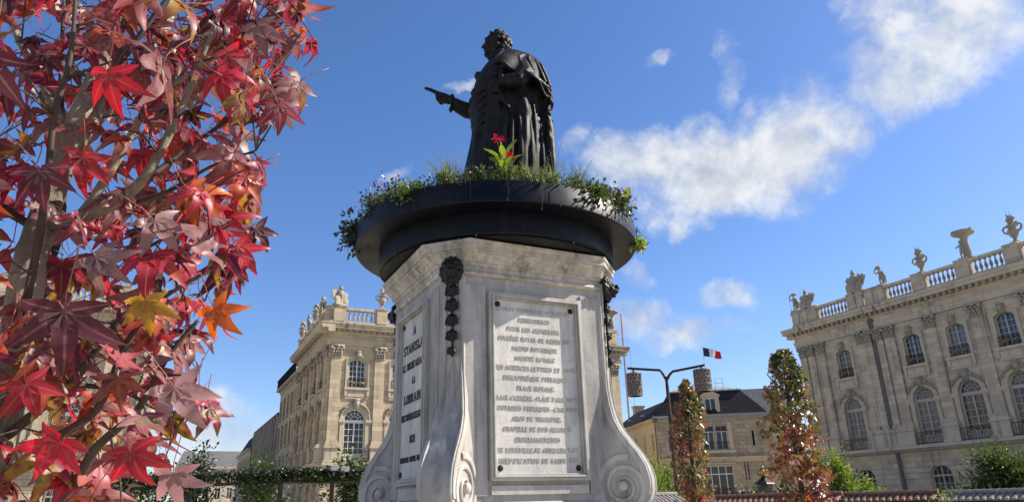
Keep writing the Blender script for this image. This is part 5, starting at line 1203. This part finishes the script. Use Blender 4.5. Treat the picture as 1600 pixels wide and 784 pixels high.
canna(788, 2.6, .70, 13, 'leaf_lime', [(-.12, 1.0), (-.05, .97), (.05, .70), (.09, .67)], 'tall canna with two red flower heads in front of the statue')
canna(975, 2.72, .62, 12, 'leaf_lime', [(-.35, .42)], 'broad yellow-green leafy canna at the right edge of the planter', 'flower_orange', .075, .40, (2.62, -.75, 6.72), (.3, 1.1))
canna(800, 2.3, .40, 6, 'leaf_green', [], 'short dark green canna without flowers behind the red flowered one', lw=.05, ll=.42)
def shrublet(px_, rx, rz, n, size, mat, label, r_=2.72, dz=.12, flower=None, nf=0, name='flowering_shrub', stretch=1.):
    p, o = rim(px_, r_); E = empty(name, tuple(p), label, 'plant', 'small shrubs in the planter'); c = p+UZ*dz
    foliage('foliage', M[mat], E, ell_pts(c, (rx, rx, rz), n, .3, .35, px_), size, aspect=.6)
    mb = MB()
    for q in range(8): e = c+Vector((random.gauss(0, rx*.5), random.gauss(0, rx*.5), rz*random.uniform(.3, 1.15))); mb.tube([p, (p+e)/2+UZ*.05, e], [.008, .006, .003], 4)
    mb.build('stems', M['twig'], E)
    if flower: foliage('blossom', M[flower], E, ell_pts(c+UZ*rz*.25, (rx, rx, rz*.9), nf, .8, .3, px_+1), .05, aspect=.9)
    return E
shrublet(553, .36, .40, 620, .11, 'leaf_dark', 'dark leafy plant hanging over the left rim of the planter', 2.86, -.02)
shrublet(585, .30, .38, 340, .07, 'leaf_dark', 'dark shrub with orange and rusty blossoms at left of planter', 2.75, .18, 'flower_orange', 40)
shrublet(615, .32, .36, 380, .065, 'leaf_dark', 'upright dark purple-leaved shrub left of the yellow-green leaves', 2.7, .2, 'flower_orange', 14)
shrublet(640, .32, .22, 320, .10, 'leaf_lime', 'bright yellow-green leafy plant trailing on the left rim', 2.8, .06)
shrublet(750, .34, .24, 460, .06, 'leaf_green', 'bushy green plant at the foot of the statue, left of canna', 2.6, .14, 'flower_yellow', 5)
shrublet(930, .36, .28, 520, .085, 'leaf_green', 'green trailing shrub over the right rim casting leaf shadows', 2.78, .06)
shrublet(962, .38, .32, 520, .09, 'leaf_dark', 'dark shrub with red blossoms near the right rim', 2.78, .08, 'flower_orange', 36)
shrublet(1003, .20, .18, 200, .08, 'leaf_lime', 'yellow-flowered clump hanging at the far right of the planter', 2.92, -.32, 'flower_yellow', 60)
for px_, L in ((792, .35), (842, .50), (871, .38), (845, .3)):
    p, o = rim(px_, 2.86); mb = MB(); e = p+o*.06; mb.tube([p+UZ*.05, e, e-UZ*L*.6+R0*.02, e-UZ*L], .004, 4); mb.blob(e-UZ*L, .016, 5, 4)
    tag(mb.build('hanging_stem', M['twig'], None), {792: 'thin dry stem hanging over the rim below the canna', 842: 'longest dry stem hanging over the planter rim', 871: 'dry stem with a bud hanging right of the longest one', 845: 'short dry stem hanging beside the longest one'}[px_], 'stem', 'dry stems hanging over the rim')

# ------------------------------------------------------------------ garden: lamp post with woven shades
lb_ = at(1059, 784, 22); lx, ly = lb_.x, lb_.y
LP = empty('lamp_post', (lx, ly, 0), 'rusty brown double-arm garden lamp post with two woven hanging shades', 'lamp post')
def lp(px_, py): return at(px_, py, 22)
ft = lp(1041, 588)
MB().tube([(lx, ly, 0), (ft.x, ft.y, ft.z-.25), (ft.x, ft.y, ft.z)], [.065, .05, .045], 10).lathe([(.16, 0), (.16, .05), (.09, .08)], (lx, ly, 0), 10).build('post', M['rust'], LP, None, 40)
for tip, el in (((980, 575), (1031, 578)), ((1101, 570), (1051, 580))):
    a = lp(*tip); b = lp(*el); d0 = Vector((ft.x, ft.y, 0)); a2 = Vector((a.x, a.y, a.z)); b2 = Vector((b.x, b.y, b.z))
    MB().tube([ft-UZ*.12, ft+(b2-ft)*.5-UZ*.02, b2, a2], [.042, .042, .04, .038], 8).build('arm', M['rust'], LP, None, 40)
def shade(px_, y0, y1, hw):
    t, b = lp(px_, y0), lp(px_, y1); c = Vector((t.x, t.y, 0)); H = t.z-b.z; r_ = hw/FPX*(22/math.cos(R(12)))
    E = MB()
    E.lathe([(r_*.97, 0), (r_*.93, H), (r_*.85, H), (r_*.85, 0)], (c.x, c.y, b.z), 20); sh = E.build('lamp_shade', M['wicker'], LP, None, 40)
    w = MB()
    for s in (-1, 1):
        for q in range(12):
            w.tube([(c.x+r_*1.01*math.cos(2*math.pi*q/12+s*t_*1.7), c.y+r_*1.01*math.sin(2*math.pi*q/12+s*t_*1.7), b.z+H*t_) for t_ in (0, .25, .5, .75, 1)], .016, 4)
    for zf in (0, .33, .66, 1): w.tube([(c.x+r_*1.0*math.cos(2*math.pi*j/20), c.y+r_*math.sin(2*math.pi*j/20), b.z+H*zf) for j in range(21)], .02, 4)
    w.build('weave', plain('pale_willow_%d' % px_, (.20, .165, .14), .8, 0, .3, .3, 20), sh)
    MB().tube([(c.x, c.y, t.z), (c.x, c.y, lp(px_, y0-6).z+.05)], .03, 6).lathe([(.12, -.02), (.05, .05)], (c.x, c.y, t.z), 8).build('hanger', M['rust'], sh)
shade(990, 584, 618, 10.5); shade(1096, 578, 611, 12)

# ------------------------------------------------------------------ garden walls with clay tile coping
def tile_wall(name, pxs, dist, top_py, mat, label, tw=.18):
    A = at(pxs[0], top_py[0], dist[0]); B_ = at(pxs[1], top_py[1], dist[1]); d = Vector((B_.x-A.x, B_.y-A.y, 0)); L = d.length
    Mw = frame_m((A.x, A.y, 0), d); E = empty(name, (A.x, A.y, 0), label, 'wall', 'tile-topped garden walls'); zt = (A.z+B_.z)/2
    MB().box(0, L, -.14, .14, 0, zt-.14).build('wall', M['wall_dark'], E, Mw)
    mb = MB(); n = int(L/tw)
    for q in range(n):
        x = (q+.5)*tw; 
        for s in (-1, 1):
            for row in range(2):
                y0, y1 = s*(.03+.13*row), s*(.20+.13*row); z0 = zt-.03-.055*row+random.uniform(-.006, .006); z1 = z0-.085; rr = tw*.40
                mb.ring_loft([[(x+rr*math.cos(math.pi*j/5), y0, z0+rr*.75*math.sin(math.pi*j/5)) for j in range(6)], [(x+rr*1.12*math.cos(math.pi*j/5), y1, z1+rr*.8*math.sin(math.pi*j/5)) for j in range(6)]])
        mb.tube([(x-tw*.55, 0, zt+.035), (x+tw*.5, 0, zt+.045)], tw*.33, 7)
    t = mb.build('roof_tiles', mat, E, Mw, 50); t['kind'] = 'stuff'
    return E
tile_wall('garden_wall', (1005, 1062), (20, 21), (771, 776), M['tile_grey'], 'short garden wall with striped grey tile coping beside the right console', .16)
tile_wall('garden_wall', (1118, 1322), (25, 23), (775, 774), M['tile'], 'brown tiled garden wall behind the second columnar tree')
tile_wall('garden_wall', (1322, 1475), (23.2, 22), (772, 771), M['tile'], 'long brown tiled garden wall along the right side below the palace')
tile_wall('garden_wall', (1475, 1760), (22, 20), (771, 764), M['tile_grey'], 'pale grey tiled garden wall at the lower right corner')

# ------------------------------------------------------------------ ivy trellis on the left
TR = empty('ivy_trellis', tuple(at(420, 760, 20).xy)+(0,), 'dark timber trellis overgrown with ivy, left of the pedestal', 'trellis')
tp = [at(150, 751, 20.5), at(300, 744, 20.2), at(440, 738, 20), at(520, 738, 19.8), at(640, 735, 19.6)]
for a, b in zip(tp, tp[1:]):
    a2, b2 = Vector((a.x, a.y, a.z)), Vector((b.x, b.y, b.z))
    MB().tube([a2, b2], .06, 6).tube([a2-UZ*.22, b2-UZ*.22], .04, 6).build('beam', M['wall_dark'], TR)
for p in tp[1:]:
    MB().tube([(p.x, p.y, 0), (p.x, p.y, p.z+.05)], .06, 6).build('post', M['wall_dark'], TR)
pts = []
for q in range(8500):
    i = random.randrange(4); t = random.random(); p = tp[i].lerp(tp[i+1], t)
    n_ = mnoise.noise(Vector((p.x*1.5, 3, 1))); drop = abs(random.gauss(0, .12+.10*max(0, n_)))
    pts.append((Vector((p.x+random.gauss(0, .05), p.y+random.gauss(0, .12), p.z+.07-drop+random.gauss(0, .04))), Vector((0, -.5, -.3))))
foliage('ivy', M['leaf_dark'], TR, pts, .07, aspect=.8, kind='stuff')
pts = []
for q in range(6500):
    i = random.randrange(4); t = random.random(); p = tp[i].lerp(tp[i+1], t); n_ = mnoise.noise(Vector((p.x*1.1, 7, 2)))
    if n_ < -.05: continue
    pts.append((Vector((p.x, p.y+random.gauss(0, .12), p.z-random.uniform(0, .2+1.4*n_))), Vector((0, -.5, -.6))))
foliage('hanging_ivy', M['leaf_green'], TR, pts, .075, aspect=.7, kind='stuff')
for px_, py, nm, lb in ((522, 735, 'flood_lamp', 'small grey box lamp on the trellis beam, left one'), (538, 737, 'flood_lamp', 'small grey box lamp on the trellis beam, right one beside the pedestal')):
    p = at(px_, py, 19.6); o = bevel(MB().box(-.11, .11, -.08, .08, 0, .14).box(-.02, .02, -.02, .02, -.12, 0).build(nm, M['zinc'], None, Matrix.Translation(p)), .015); tag(o, lb, 'lamp', 'box lamps on the trellis')

# ------------------------------------------------------------------ bushes and background trees
def bush(name, px_, py_top, dist, half_w, label, mat, n, size, cat='bush', base=0., group='garden bushes', lobes=5, trunk=True, aspect=.55):
    top = at(px_, py_top, dist); hw = half_w/FPX*dist*1.06; E = empty(name, (top.x, top.y, 0), label, cat, group); H = top.z
    pts = []
    for q in range(lobes):
        t = q/max(1, lobes-1); z = H*(.30+.5*t); r_ = hw*(1.0-.42*t**1.5)
        ox, oy = (random.uniform(-.35, .35)*hw, random.uniform(-.35, .35)*hw) if q < lobes-1 else (0, 0)
        pts += ell_pts((top.x+ox, top.y+oy, z), (r_*.78, r_*.78, H*.24), n//lobes, .35, .4, px_+q)
    mx_ = max(p.z for p, d in pts)
    pts = [(Vector((p.x, p.y, p.z*H/mx_)), d) for p, d in pts]
    foliage('crown', M[mat], E, pts, size, aspect=aspect)
    mb = MB(); mb.tube([(top.x, top.y, 0), (top.x+.03, top.y, H*.45), (top.x, top.y, H*.85)], [.07, .05, .015], 7)
    for q in range(7):
        a = random.uniform(0, 6.28); z = H*random.uniform(.2, .6); mb.tube([(top.x, top.y, z), (top.x+.45*hw*math.cos(a), top.y+.45*hw*math.sin(a), z+H*.14), (top.x+.75*hw*math.cos(a), top.y+.75*hw*math.sin(a), z+H*.3)], [.03, .02, .008], 5)
    mb.build('trunk', M['twig'], E); return E
bush('evergreen_bush', 412, 697, 24, 50, 'glossy evergreen bush behind the trellis in the street gap', 'leaf_green', 4200, .125)
bush('evergreen_bush', 545, 690, 23, 56, 'glossy evergreen bush in front of the arched palace window', 'leaf_green', 4800, .125)
bush('evergreen_bush', 318, 688, 24, 40, 'dark evergreen bush at the lower edge of red leaves', 'leaf_dark', 3600, .12)
bush('evergreen_bush', 250, 735, 24, 50, 'low dark evergreen bush mostly hidden by the red tree', 'leaf_dark', 2000, .10)
bush('bamboo_bush', 1010, 700, 27, 40, 'feathery lime green bush beside the right console', 'leaf_lime', 4200, .12, aspect=.3)
bush('bamboo_bush', 1040, 712, 28, 32, 'lime green bush just behind the lamp post', 'leaf_lime', 2600, .12, aspect=.3)
bush('bamboo_bush', 1298, 693, 27, 36, 'feathery green bush right of the second columnar tree', 'leaf_lime', 4200, .14, aspect=.3)
bush('low_shrub', 1348, 738, 26, 40, 'low yellow-green shrub under the pale palace balcony', 'leaf_lime', 2000, .10)
bush('rose_bush', 1478, 764, 20.5, 26, 'small white-flowering bush growing over the tile coping', 'leaf_lime', 900, .07)
bush('low_shrub', 1160, 752, 27, 50, 'low dark shrub in front of prefecture ground floor windows', 'leaf_dark', 2200, .10)
bush('low_shrub', 1225, 745, 28, 30, 'low dark shrub beside the gilded finial', 'leaf_dark', 1500, .10)
E = bush('conifer_bush', 1545, 684, 24, 62, 'broad feathery green conifer in front of the shaded palace', 'leaf_green', 12000, .15, 'tree', lobes=6, aspect=.25)
def columnar(px_top, py_top, px_bot, dist, half_w, label, n, size=.125):
    top = at(px_top, py_top, dist); bot = at(px_bot, 784, dist); H = top.z; E = empty('columnar_tree', (bot.x, bot.y, 0), label, 'tree', 'columnar autumn trees'); hw = half_w/FPX*dist*1.03
    ax = Vector((top.x-bot.x, top.y-bot.y, 0))/max(.1, (H-bot.z))
    def axis(z): return Vector((bot.x, bot.y, 0))+ax*(z-bot.z)+UZ*z
    mb = MB(); mb.tube([axis(0), axis(H*.4), axis(H*.75), axis(H*.97)], [.075, .055, .03, .008], 8)
    limbs = []
    for q in range(34):
        z = random.uniform(.9, H*.92); a = random.uniform(0, 6.28); L = hw*random.uniform(.6, 1.0)*(1-.5*max(0, z/H-.6)); b0 = axis(z); e = b0+Vector((math.cos(a)*L, math.sin(a)*L, L*1.1)); mb.tube([b0, (b0+e)/2-UZ*.05, e], [.02, .013, .005], 5); limbs.append((b0, e))
    mb.build('trunk', M['twig'], E)
    pts = []; rn = []
    while len(pts) < n:
        z = random.uniform(.7, H); t = z/H; a = random.uniform(0, 6.283)
        rr = hw*min(1, (1.03-t)*3.6)**.62*(1+.75*mnoise.noise(Vector((math.cos(a)*1.4, math.sin(a)*1.4, z*1.9+px_top))))
        r_ = rr*math.sqrt(random.uniform(.15, 1)); p = axis(z)+Vector((math.cos(a)*r_, math.sin(a)*r_, 0))
        if mnoise.noise(p*3.1) < -.12: continue
        pts.append(p); g_ = .90-.66*t+.55*mnoise.noise(p*1.6)+random.gauss(0, .14); rn.append(min(1, max(0, g_)))
    mb = MB(); at_ = []
    for p, v in zip(pts, rn):
        s = size*random.uniform(.6, 1.3); d = Vector((random.gauss(0, .8), random.gauss(0, .8), -1.0)).normalized(); w = d.cross(Vector((random.gauss(0, 1), random.gauss(0, 1), .3))).normalized(); u = w.cross(d)
        V = [p, p+d*s*.35+w*s*.55+u*s*.1, p+d*s*.42+w*s*.16, p+d*s, p+d*s*.42-w*s*.16, p+d*s*.35-w*s*.55+u*s*.1]
        mb.add(V, [(0, 1, 2), (0, 2, 3), (0, 3, 4), (0, 4, 5)]); at_ += [v]*6
    mb.a['rnd'] = at_; mb.build('crown', M['leaf_mixed'], E, None, fix=False); return E
columnar(1071, 590, 1086, 18, 22, 'slim columnar tree turning red in front of the prefecture', 2200)
columnar(1219, 545, 1256, 15, 34, 'larger columnar tree turning red, left of the shaded palace', 3000)
# gilded lantern finial and palm in front of the prefecture
fp_ = at(1190, 728, 40); E = empty('lantern_finial', (fp_.x, fp_.y, 0), 'dark lantern with a gilded crown-shaped finial before the prefecture', 'lantern')
zb = at(1190, 784, 40).z; z0 = at(1190, 757, 40).z; z1 = fp_.z
MB().tube([(fp_.x, fp_.y, 0), (fp_.x, fp_.y, z0)], .09, 8).lathe([(.28, -.9), (.42, 0), (.55, .04), (.5, .10), (.18, .3), (.06, .42)], (fp_.x, fp_.y, z0), 6).build('lantern', M['iron'], E)
mb = MB(); c = Vector((fp_.x, fp_.y, z0+.42)); H = z1-c.z
for q in range(6):
    a = q*1.047; mb.tube([c+Vector((0, 0, 0)), c+Vector((.30*math.cos(a), .30*math.sin(a), H*.3)), c+Vector((.24*math.cos(a), .24*math.sin(a), H*.6)), c+Vector((0, 0, H*.8))], .03, 5)
mb.blob(c+UZ*H*.88, .10, 7, 5); mb.lathe([(.2, 0), (.3, .05), (.2, .1)], tuple(c), 10); mb.build('gilded_crown', M['gilt'], E, None, True)
pm = at(1182, 775, 29); E = empty('palm_plant', (pm.x, pm.y, 0), 'spiky palm-like plant in front of the prefecture', 'plant'); mb = MB(); rn = []
blades(mb, rn, (pm.x, pm.y, 1.2), 46, 1.5, .8, .035); mb.a['rnd'] = rn; mb.build('fronds', M['leaf_green'], E, None, fix=False)
MB().tube([(pm.x, pm.y, 0), (pm.x, pm.y, 1.3)], [.12, .09], 8).build('trunk', M['bark'], E)

# ------------------------------------------------------------------ the red liquidambar in the foreground
FT = empty('liquidambar_tree', (-.36, 1.87, 0), 'red autumn liquidambar tree close to the camera at the left', 'tree')
def smooth(P, n=6):                       # Catmull-Rom
    P = [Vector(p) for p in P]; out = []
    for i in range(len(P)-1):
        p0, p1, p2, p3 = P[max(i-1, 0)], P[i], P[i+1], P[min(i+2, len(P)-1)]
        for j in range(n):
            t = j/n; out.append(.5*((2*p1)+(p2-p0)*t+(2*p0-5*p1+4*p2-p3)*t*t+(3*p1-p0-3*p2+p3)*t**3))
    out.append(P[-1]); return out
def lerp_r(r0, r1, n): return [r0+(r1-r0)*i/(n-1) for i in range(n)]
LB = []                                   # limb polylines, used to hang leaves on
def limb(P, r0, r1, name='branch', mat='bark', n=8):
    S = smooth(P); rr = [x*(1+.10*mnoise.noise(Vector((i*.6, r0*50, 0)))) for i, x in enumerate(lerp_r(r0, r1, len(S)))]
    MB().tube(S, rr, n).build(name, M[mat], FT, None, True); LB.append(S); return S
g0 = Vector((-.37, 1.84, 0))
tr_pts = [g0, Vector((-.36, 1.86, .9)), at(-6, 690, 1.9), at(44, 430, 1.9), at(62, 360, 1.9), at(112, 205, 1.91)]
limb(tr_pts, .045, .030, 'trunk', 'bark', 14)
limb([at(112, 205, 1.91), at(150, 120, 1.90), at(170, 60, 1.88), at(182, 0, 1.86), at(190, -160, 1.84), at(200, -420, 1.82)], .026, .010)
limb([at(100, 240, 1.91), at(165, 160, 1.95), at(228, 90, 2.02), at(268, 10, 2.06), at(300, -120, 2.1), at(330, -420, 2.1)], .030, .011, n=12)
LIMBS = [([(75, 350, 1.88), (150, 332, 1.80), (215, 290, 1.72), (262, 215, 1.68), (300, 130, 1.66), (335, 40, 1.64)], .017, .005),
         ([(62, 380, 1.9), (130, 330, 1.85), (200, 220, 1.78), (240, 150, 1.74), (290, 120, 1.7), (380, 60, 1.66)], .013, .004),
         ([(0, 690, 1.9), (60, 640, 1.78), (110, 600, 1.68), (170, 520, 1.62), (215, 460, 1.6), (300, 330, 1.6)], .012, .004),
         ([(-10, 760, 1.9), (60, 700, 1.75), (150, 640, 1.66), (195, 540, 1.6), (250, 470, 1.56), (330, 420, 1.54)], .011, .003),
         ([(-20, 820, 1.9), (90, 790, 1.75), (150, 700, 1.62), (215, 640, 1.55), (260, 560, 1.52), (310, 500, 1.5)], .012, .004),
         ([(30, 500, 1.9), (70, 430, 1.95), (95, 350, 2.0), (100, 250, 2.05), (95, 130, 2.1), (100, 0, 2.12)], .012, .005),
         ([(20, 560, 1.9), (50, 430, 1.72), (72, 300, 1.66), (85, 180, 1.62), (110, 90, 1.6), (120, -40, 1.6)], .010, .004),
         ([(-10, 700, 1.88), (-60, 560, 1.8), (-120, 420, 1.75), (-160, 250, 1.72), (-180, 60, 1.7)], .014, .004),
         ([(110, 210, 1.9), (60, 120, 1.95), (20, 40, 2.0), (-20, -80, 2.02)], .014, .005),
         ([(140, 140, 1.9), (185, 100, 1.8), (230, 40, 1.74), (290, -40, 1.7)], .010, .004),
         ([(160, 330, 1.8), (260, 300, 1.74), (330, 260, 1.7), (400, 235, 1.68)], .007, .002),
         ([(215, 290, 1.72), (290, 235, 1.76), (350, 190, 1.8), (410, 130, 1.82), (470, 60, 1.85)], .008, .002),
         ([(170, 520, 1.62), (240, 470, 1.7), (300, 440, 1.75), (360, 400, 1.8)], .006, .002),
         ([(110, 600, 1.68), (190, 610, 1.72), (250, 640, 1.75), (310, 640, 1.78)], .006, .002),
         ([(230, 90, 2.0), (310, 60, 2.0), (380, 20, 2.05), (450, -30, 2.05)], .010, .003),
         ([(62, 360, 1.9), (-30, 300, 1.95), (-110, 210, 2.0), (-150, 80, 2.0)], .012, .004),
         ([(44, 430, 1.9), (120, 420, 2.05), (200, 400, 2.2), (290, 350, 2.3), (350, 280, 2.35)], .010, .003),
         ([(10, 640, 1.9), (80, 600, 2.05), (160, 560, 2.2), (250, 520, 2.3), (320, 470, 2.35)], .010, .003)]
for P, r0, r1 in LIMBS: limb([at(*p) for p in P], r0, r1, 'branch', 'bark' if r0 > .0125 else 'twig', 7)
BND = [(-400, 560), (-100, 520), (0, 502), (55, 522), (105, 512), (150, 494), (175, 455), (210, 424), (245, 432), (300, 438), (355, 428), (400, 408), (430, 388), (475, 384), (515, 352), (560, 366), (600, 372), (635, 356), (665, 330), (700, 306), (745, 285), (790, 262), (900, 240), (1100, 260)]
def bnd(y):
    for (a, x0), (b, x1) in zip(BND, BND[1:]):
        if a <= y <= b: return x0+(x1-x0)*(y-a)/(b-a)
    return 400
# leaf: five pointed lobes with a folded midrib, serrated margin, drooping tips and a stalk
def leaf_mesh(idx):
    mb = MB(); rib = []; rs = random.Random(idx); bend = rs.uniform(.35, 1.7); fold = rs.uniform(.05, .30); tw = rs.uniform(-.5, .5); wave = rs.uniform(.0, .09)
    lob = [(0, 1.05, .165), (50, .96, .152), (-50, .96, .152), (104, .62, .12), (-104, .62, .12)]
    sinus = .30
    ts = [0, .16, .28, .40, .52, .64, .76, .88, 1.0]; ws = [.0, .95, 1.0, .97, .86, .68, .46, .24, 0.]
    def bendp(x, y, hz):
        r_ = math.hypot(x, y); z = hz-bend*.42*r_*r_-wave*math.sin(r_*9+x*5); y2 = y*(1-.16*bend*r_*r_); x2 = x*(1-.12*bend*r_*r_)
        return (x2, y2, z+tw*x*y*.5)
    for ang, L, w in lob:
        L *= rs.uniform(.86, 1.10); lb_bend = rs.uniform(-.16, .22); a = R(ang+rs.uniform(-5, 5)); d = Vector((math.sin(a), math.cos(a))); s = Vector((d.y, -d.x)); curl = rs.uniform(-.18, .18); o = len(mb.v)
        for i, (t, ww) in enumerate(zip(ts, ws)):
            c = d*(L*t)+s*(curl*t*t*L); hw = w*ww*(1+(.07 if i % 2 else -.05))
            for q in (-1, 0, 1):
                p = c+s*(q*hw); mb.v.append(bendp(p.x, p.y, fold*abs(q)*hw*1.5-lb_bend*t**3)); rib.append(1.0 if q == 0 else 0.)
        for i in range(len(ts)-1):
            for q in range(2): a0 = o+i*3+q; mb.f.append((a0, a0+1, a0+4, a0+3))
    # webbing near the centre between neighbouring lobes
    order = sorted(lob, key=lambda l: l[0])
    for (a0, L0, w0), (a1, L1, w1) in zip(order, order[1:]):
        m = R((a0+a1)/2); p = (math.sin(m)*sinus, math.cos(m)*sinus); e0, e1 = R(a0+14), R(a1-14); o = len(mb.v)
        for x, y in ((0, 0), (math.sin(e0)*sinus*1.05, math.cos(e0)*sinus*1.05), p, (math.sin(e1)*sinus*1.05, math.cos(e1)*sinus*1.05)): mb.v.append(bendp(x, y, .012)); rib.append(0.)
        mb.f += [(o, o+1, o+2), (o, o+2, o+3)]
    o = len(mb.v); cv_ = rs.uniform(-.3, .3); mb.tube([(0, .02, 0), (cv_*.25, -.28, .03), (cv_, -.62, .14), (cv_*1.6, -.85, .28)], [.014, .011, .011, .014], 4); rib += [1.0]*(len(mb.v)-o)
    return mb, rib
LV = []; LVraw = []
for i in range(14):
    mb, rib = leaf_mesh(i); mb.a['rib'] = rib; LVraw.append((mb, rib)); LV.append(mb.mesh('leaf', M['leaf'], True, False))
# leaf positions: through the crown, gathered round the twigs
cand = []
def crown_axis(z): return Vector((-.36+.10*max(0, z-1.9), 1.87+.04*max(0, z-1.9), z))
random.seed(21)
tries = 0
while len(cand) < 660 and tries < 60000:
    tries += 1
    S = random.choice(LB[1:]); p = random.choice(S)+Vector((random.gauss(0, .13), random.gauss(0, .13), random.gauss(0, .11)))
    if random.random() < .35:
        z = random.uniform(.9, 4.0); a = random.uniform(0, 6.283); r_ = .62*math.sqrt(random.uniform(.1, 1)); p = crown_axis(z)+Vector((math.cos(a)*r_, math.sin(a)*r_, 0))
    if p.z < .9 or p.z > 4.2: continue
    ax = crown_axis(p.z); rad = p-ax; rad.z = 0
    if rad.length > .70: continue
    v = p-CAM; depth = v.dot(FW)
    if depth < 1.12 and v.length < 1.3: continue
    x, y = to_px(p); size = random.uniform(.052, .098)*(1.0 if random.random() > .15 else 1.25); sp = size*1.0/depth*FPX
    if depth > 0 and x+sp*.62 > bnd(y)+6: continue
    if -40 < x < 150 and -60 < y < 470 and abs(x-(112-(y-205)*.33)) < 46 and depth < 2.0 and random.random() < .86: continue      # keep the stem in view
    if -60 < y < 215 and abs(x-(112+(205-y)*.77)) < 34 and depth < 2.1 and random.random() < .6: continue
    if x < 210 and 480 < y < 790 and depth > 1.55 and random.random() < .55: continue
    # thin out: keep some sky between the leaves at upper left
    if mnoise.noise(Vector((p.x*4.5, p.y*4.5, p.z*4.5))) < (-.10 if x > 230 else .02) and random.random() < .82: continue
    if any((p-c[0]).length < .055 for c in cand): continue
    cand.append((p, rad, size, depth, x, y))
def orient(p, rad):
    o = rad.normalized() if rad.length > .01 else Vector((1, 0, 0))
    tip = (Vector((0, 0, -1.0))*random.uniform(.7, 1.5)+o*random.uniform(.1, .9)+Vector((random.gauss(0, .42), random.gauss(0, .42), random.gauss(0, .25)))).normalized()
    nrm = (o*random.uniform(.3, 1.1)+UZ*random.uniform(.1, .9)+Vector((random.gauss(0, .45), random.gauss(0, .45), random.gauss(0, .25))))
    if random.random() < .18: nrm = -nrm
    x = tip.cross(nrm); x = x.normalized() if x.length > .05 else tip.orthogonal().normalized(); n_ = x.cross(tip)
    return Matrix((x, tip, n_)).transposed().to_4x4()
inframe = sorted([c for c in cand if -60 < c[4] < 560 and -60 < c[5] < 840], key=lambda c: -c[2]/c[3])
keep = set(id(c) for c in inframe[:284])
stuffm = MB(); ribs = []; rns = []
for c in cand:
    p, rad, size, depth, x, y = c; Mx = Matrix.Translation(p) @ orient(p, rad) @ Matrix.Scale(size*1.12, 4); i = random.randrange(14)
    if id(c) in keep: inst('leaf', LV[i], FT, Mx)
    else:
        mb, rib = LVraw[i]; stuffm.add([Mx @ Vector(v) for v in mb.v], mb.f); ribs += rib; rns += [random.random()]*len(mb.v)
stuffm.a['rib'] = ribs; stuffm.a['rnd'] = rns
o = stuffm.build('more_leaves', M['leaf_far'], FT, None, True, False); o['kind'] = 'stuff'
# the big single leaves nearest the viewer: junction pixel, distance, lobe length in pixels, tip direction in the view
HERO = [(100, 487, 1.22, 112, -88, 'maroon', 3), (272, 606, 1.30, 88, -60, 'pinkgrey', 5), (228, 470, 1.36, 64, -80, 'gold', 1), (170, 116, 1.35, 78, -88, 'crimson', 7), (345, 118, 1.42, 72, -25, 'crimson', 2), (150, 402, 1.34, 74, -40, 'pinkgrey', 9),
        (62, 268, 1.38, 74, -75, 'maroon', 4), (300, 300, 1.48, 70, -30, 'orange', 6), (92, 690, 1.30, 80, -120, 'crimson', 8), (205, 705, 1.32, 74, -70, 'crimson', 10), (335, 482, 1.45, 64, -55, 'orange', 11), (402, 42, 1.55, 60, -70, 'pinkgrey', 12),
        (428, 150, 1.55, 66, -60, 'pinkgrey', 0), (242, 345, 1.40, 70, -60, 'pinkgrey', 13), (370, 385, 1.5, 58, -50, 'crimson', 3), (130, 245, 1.45, 66, -95, 'crimson', 5), (270, 740, 1.35, 70, -85, 'pinkgrey', 7), (40, 600, 1.32, 74, -70, 'crimson', 12)]
HM = {}
for (x, y, dist, ln, ang, colr, vi) in HERO:
    p = at(x, y, dist); s = ln/FPX*(p-CAM).dot(FW); d = (CR*math.cos(R(ang))+CU*math.sin(R(ang))-FW*random.uniform(-.1, .35)).normalized(); nn = (-FW*.9+CR*random.uniform(-.1, .5)+UZ*random.uniform(0, .5))
    xx = d.cross(nn).normalized(); nn = xx.cross(d); key = (vi, colr)
    if key not in HM: HM[key] = LV[vi].copy(); HM[key].materials.clear(); HM[key].materials.append(M['leaf_'+colr])
    inst('leaf', HM[key], FT, Matrix.Translation(p) @ Matrix((xx, d, nn)).transposed().to_4x4() @ Matrix.Scale(s*1.0, 4))
# thin twigs from the limbs to some leaves
mb = MB()
allp = [q for S in LB for q in S[::2]]
for c in cand[::2]:
    p = c[0]; b0 = min(allp, key=lambda q: (q-p).length_squared)
    if (b0-p).length < .45: mb.tube([b0, (b0+p)/2+Vector((0, 0, .03)), p+Vector((0, 0, .02))], [.0030, .0022, .0016], 4)
o = mb.build('twigs', M['twig'], FT, None, True); o['kind'] = 'stuff'
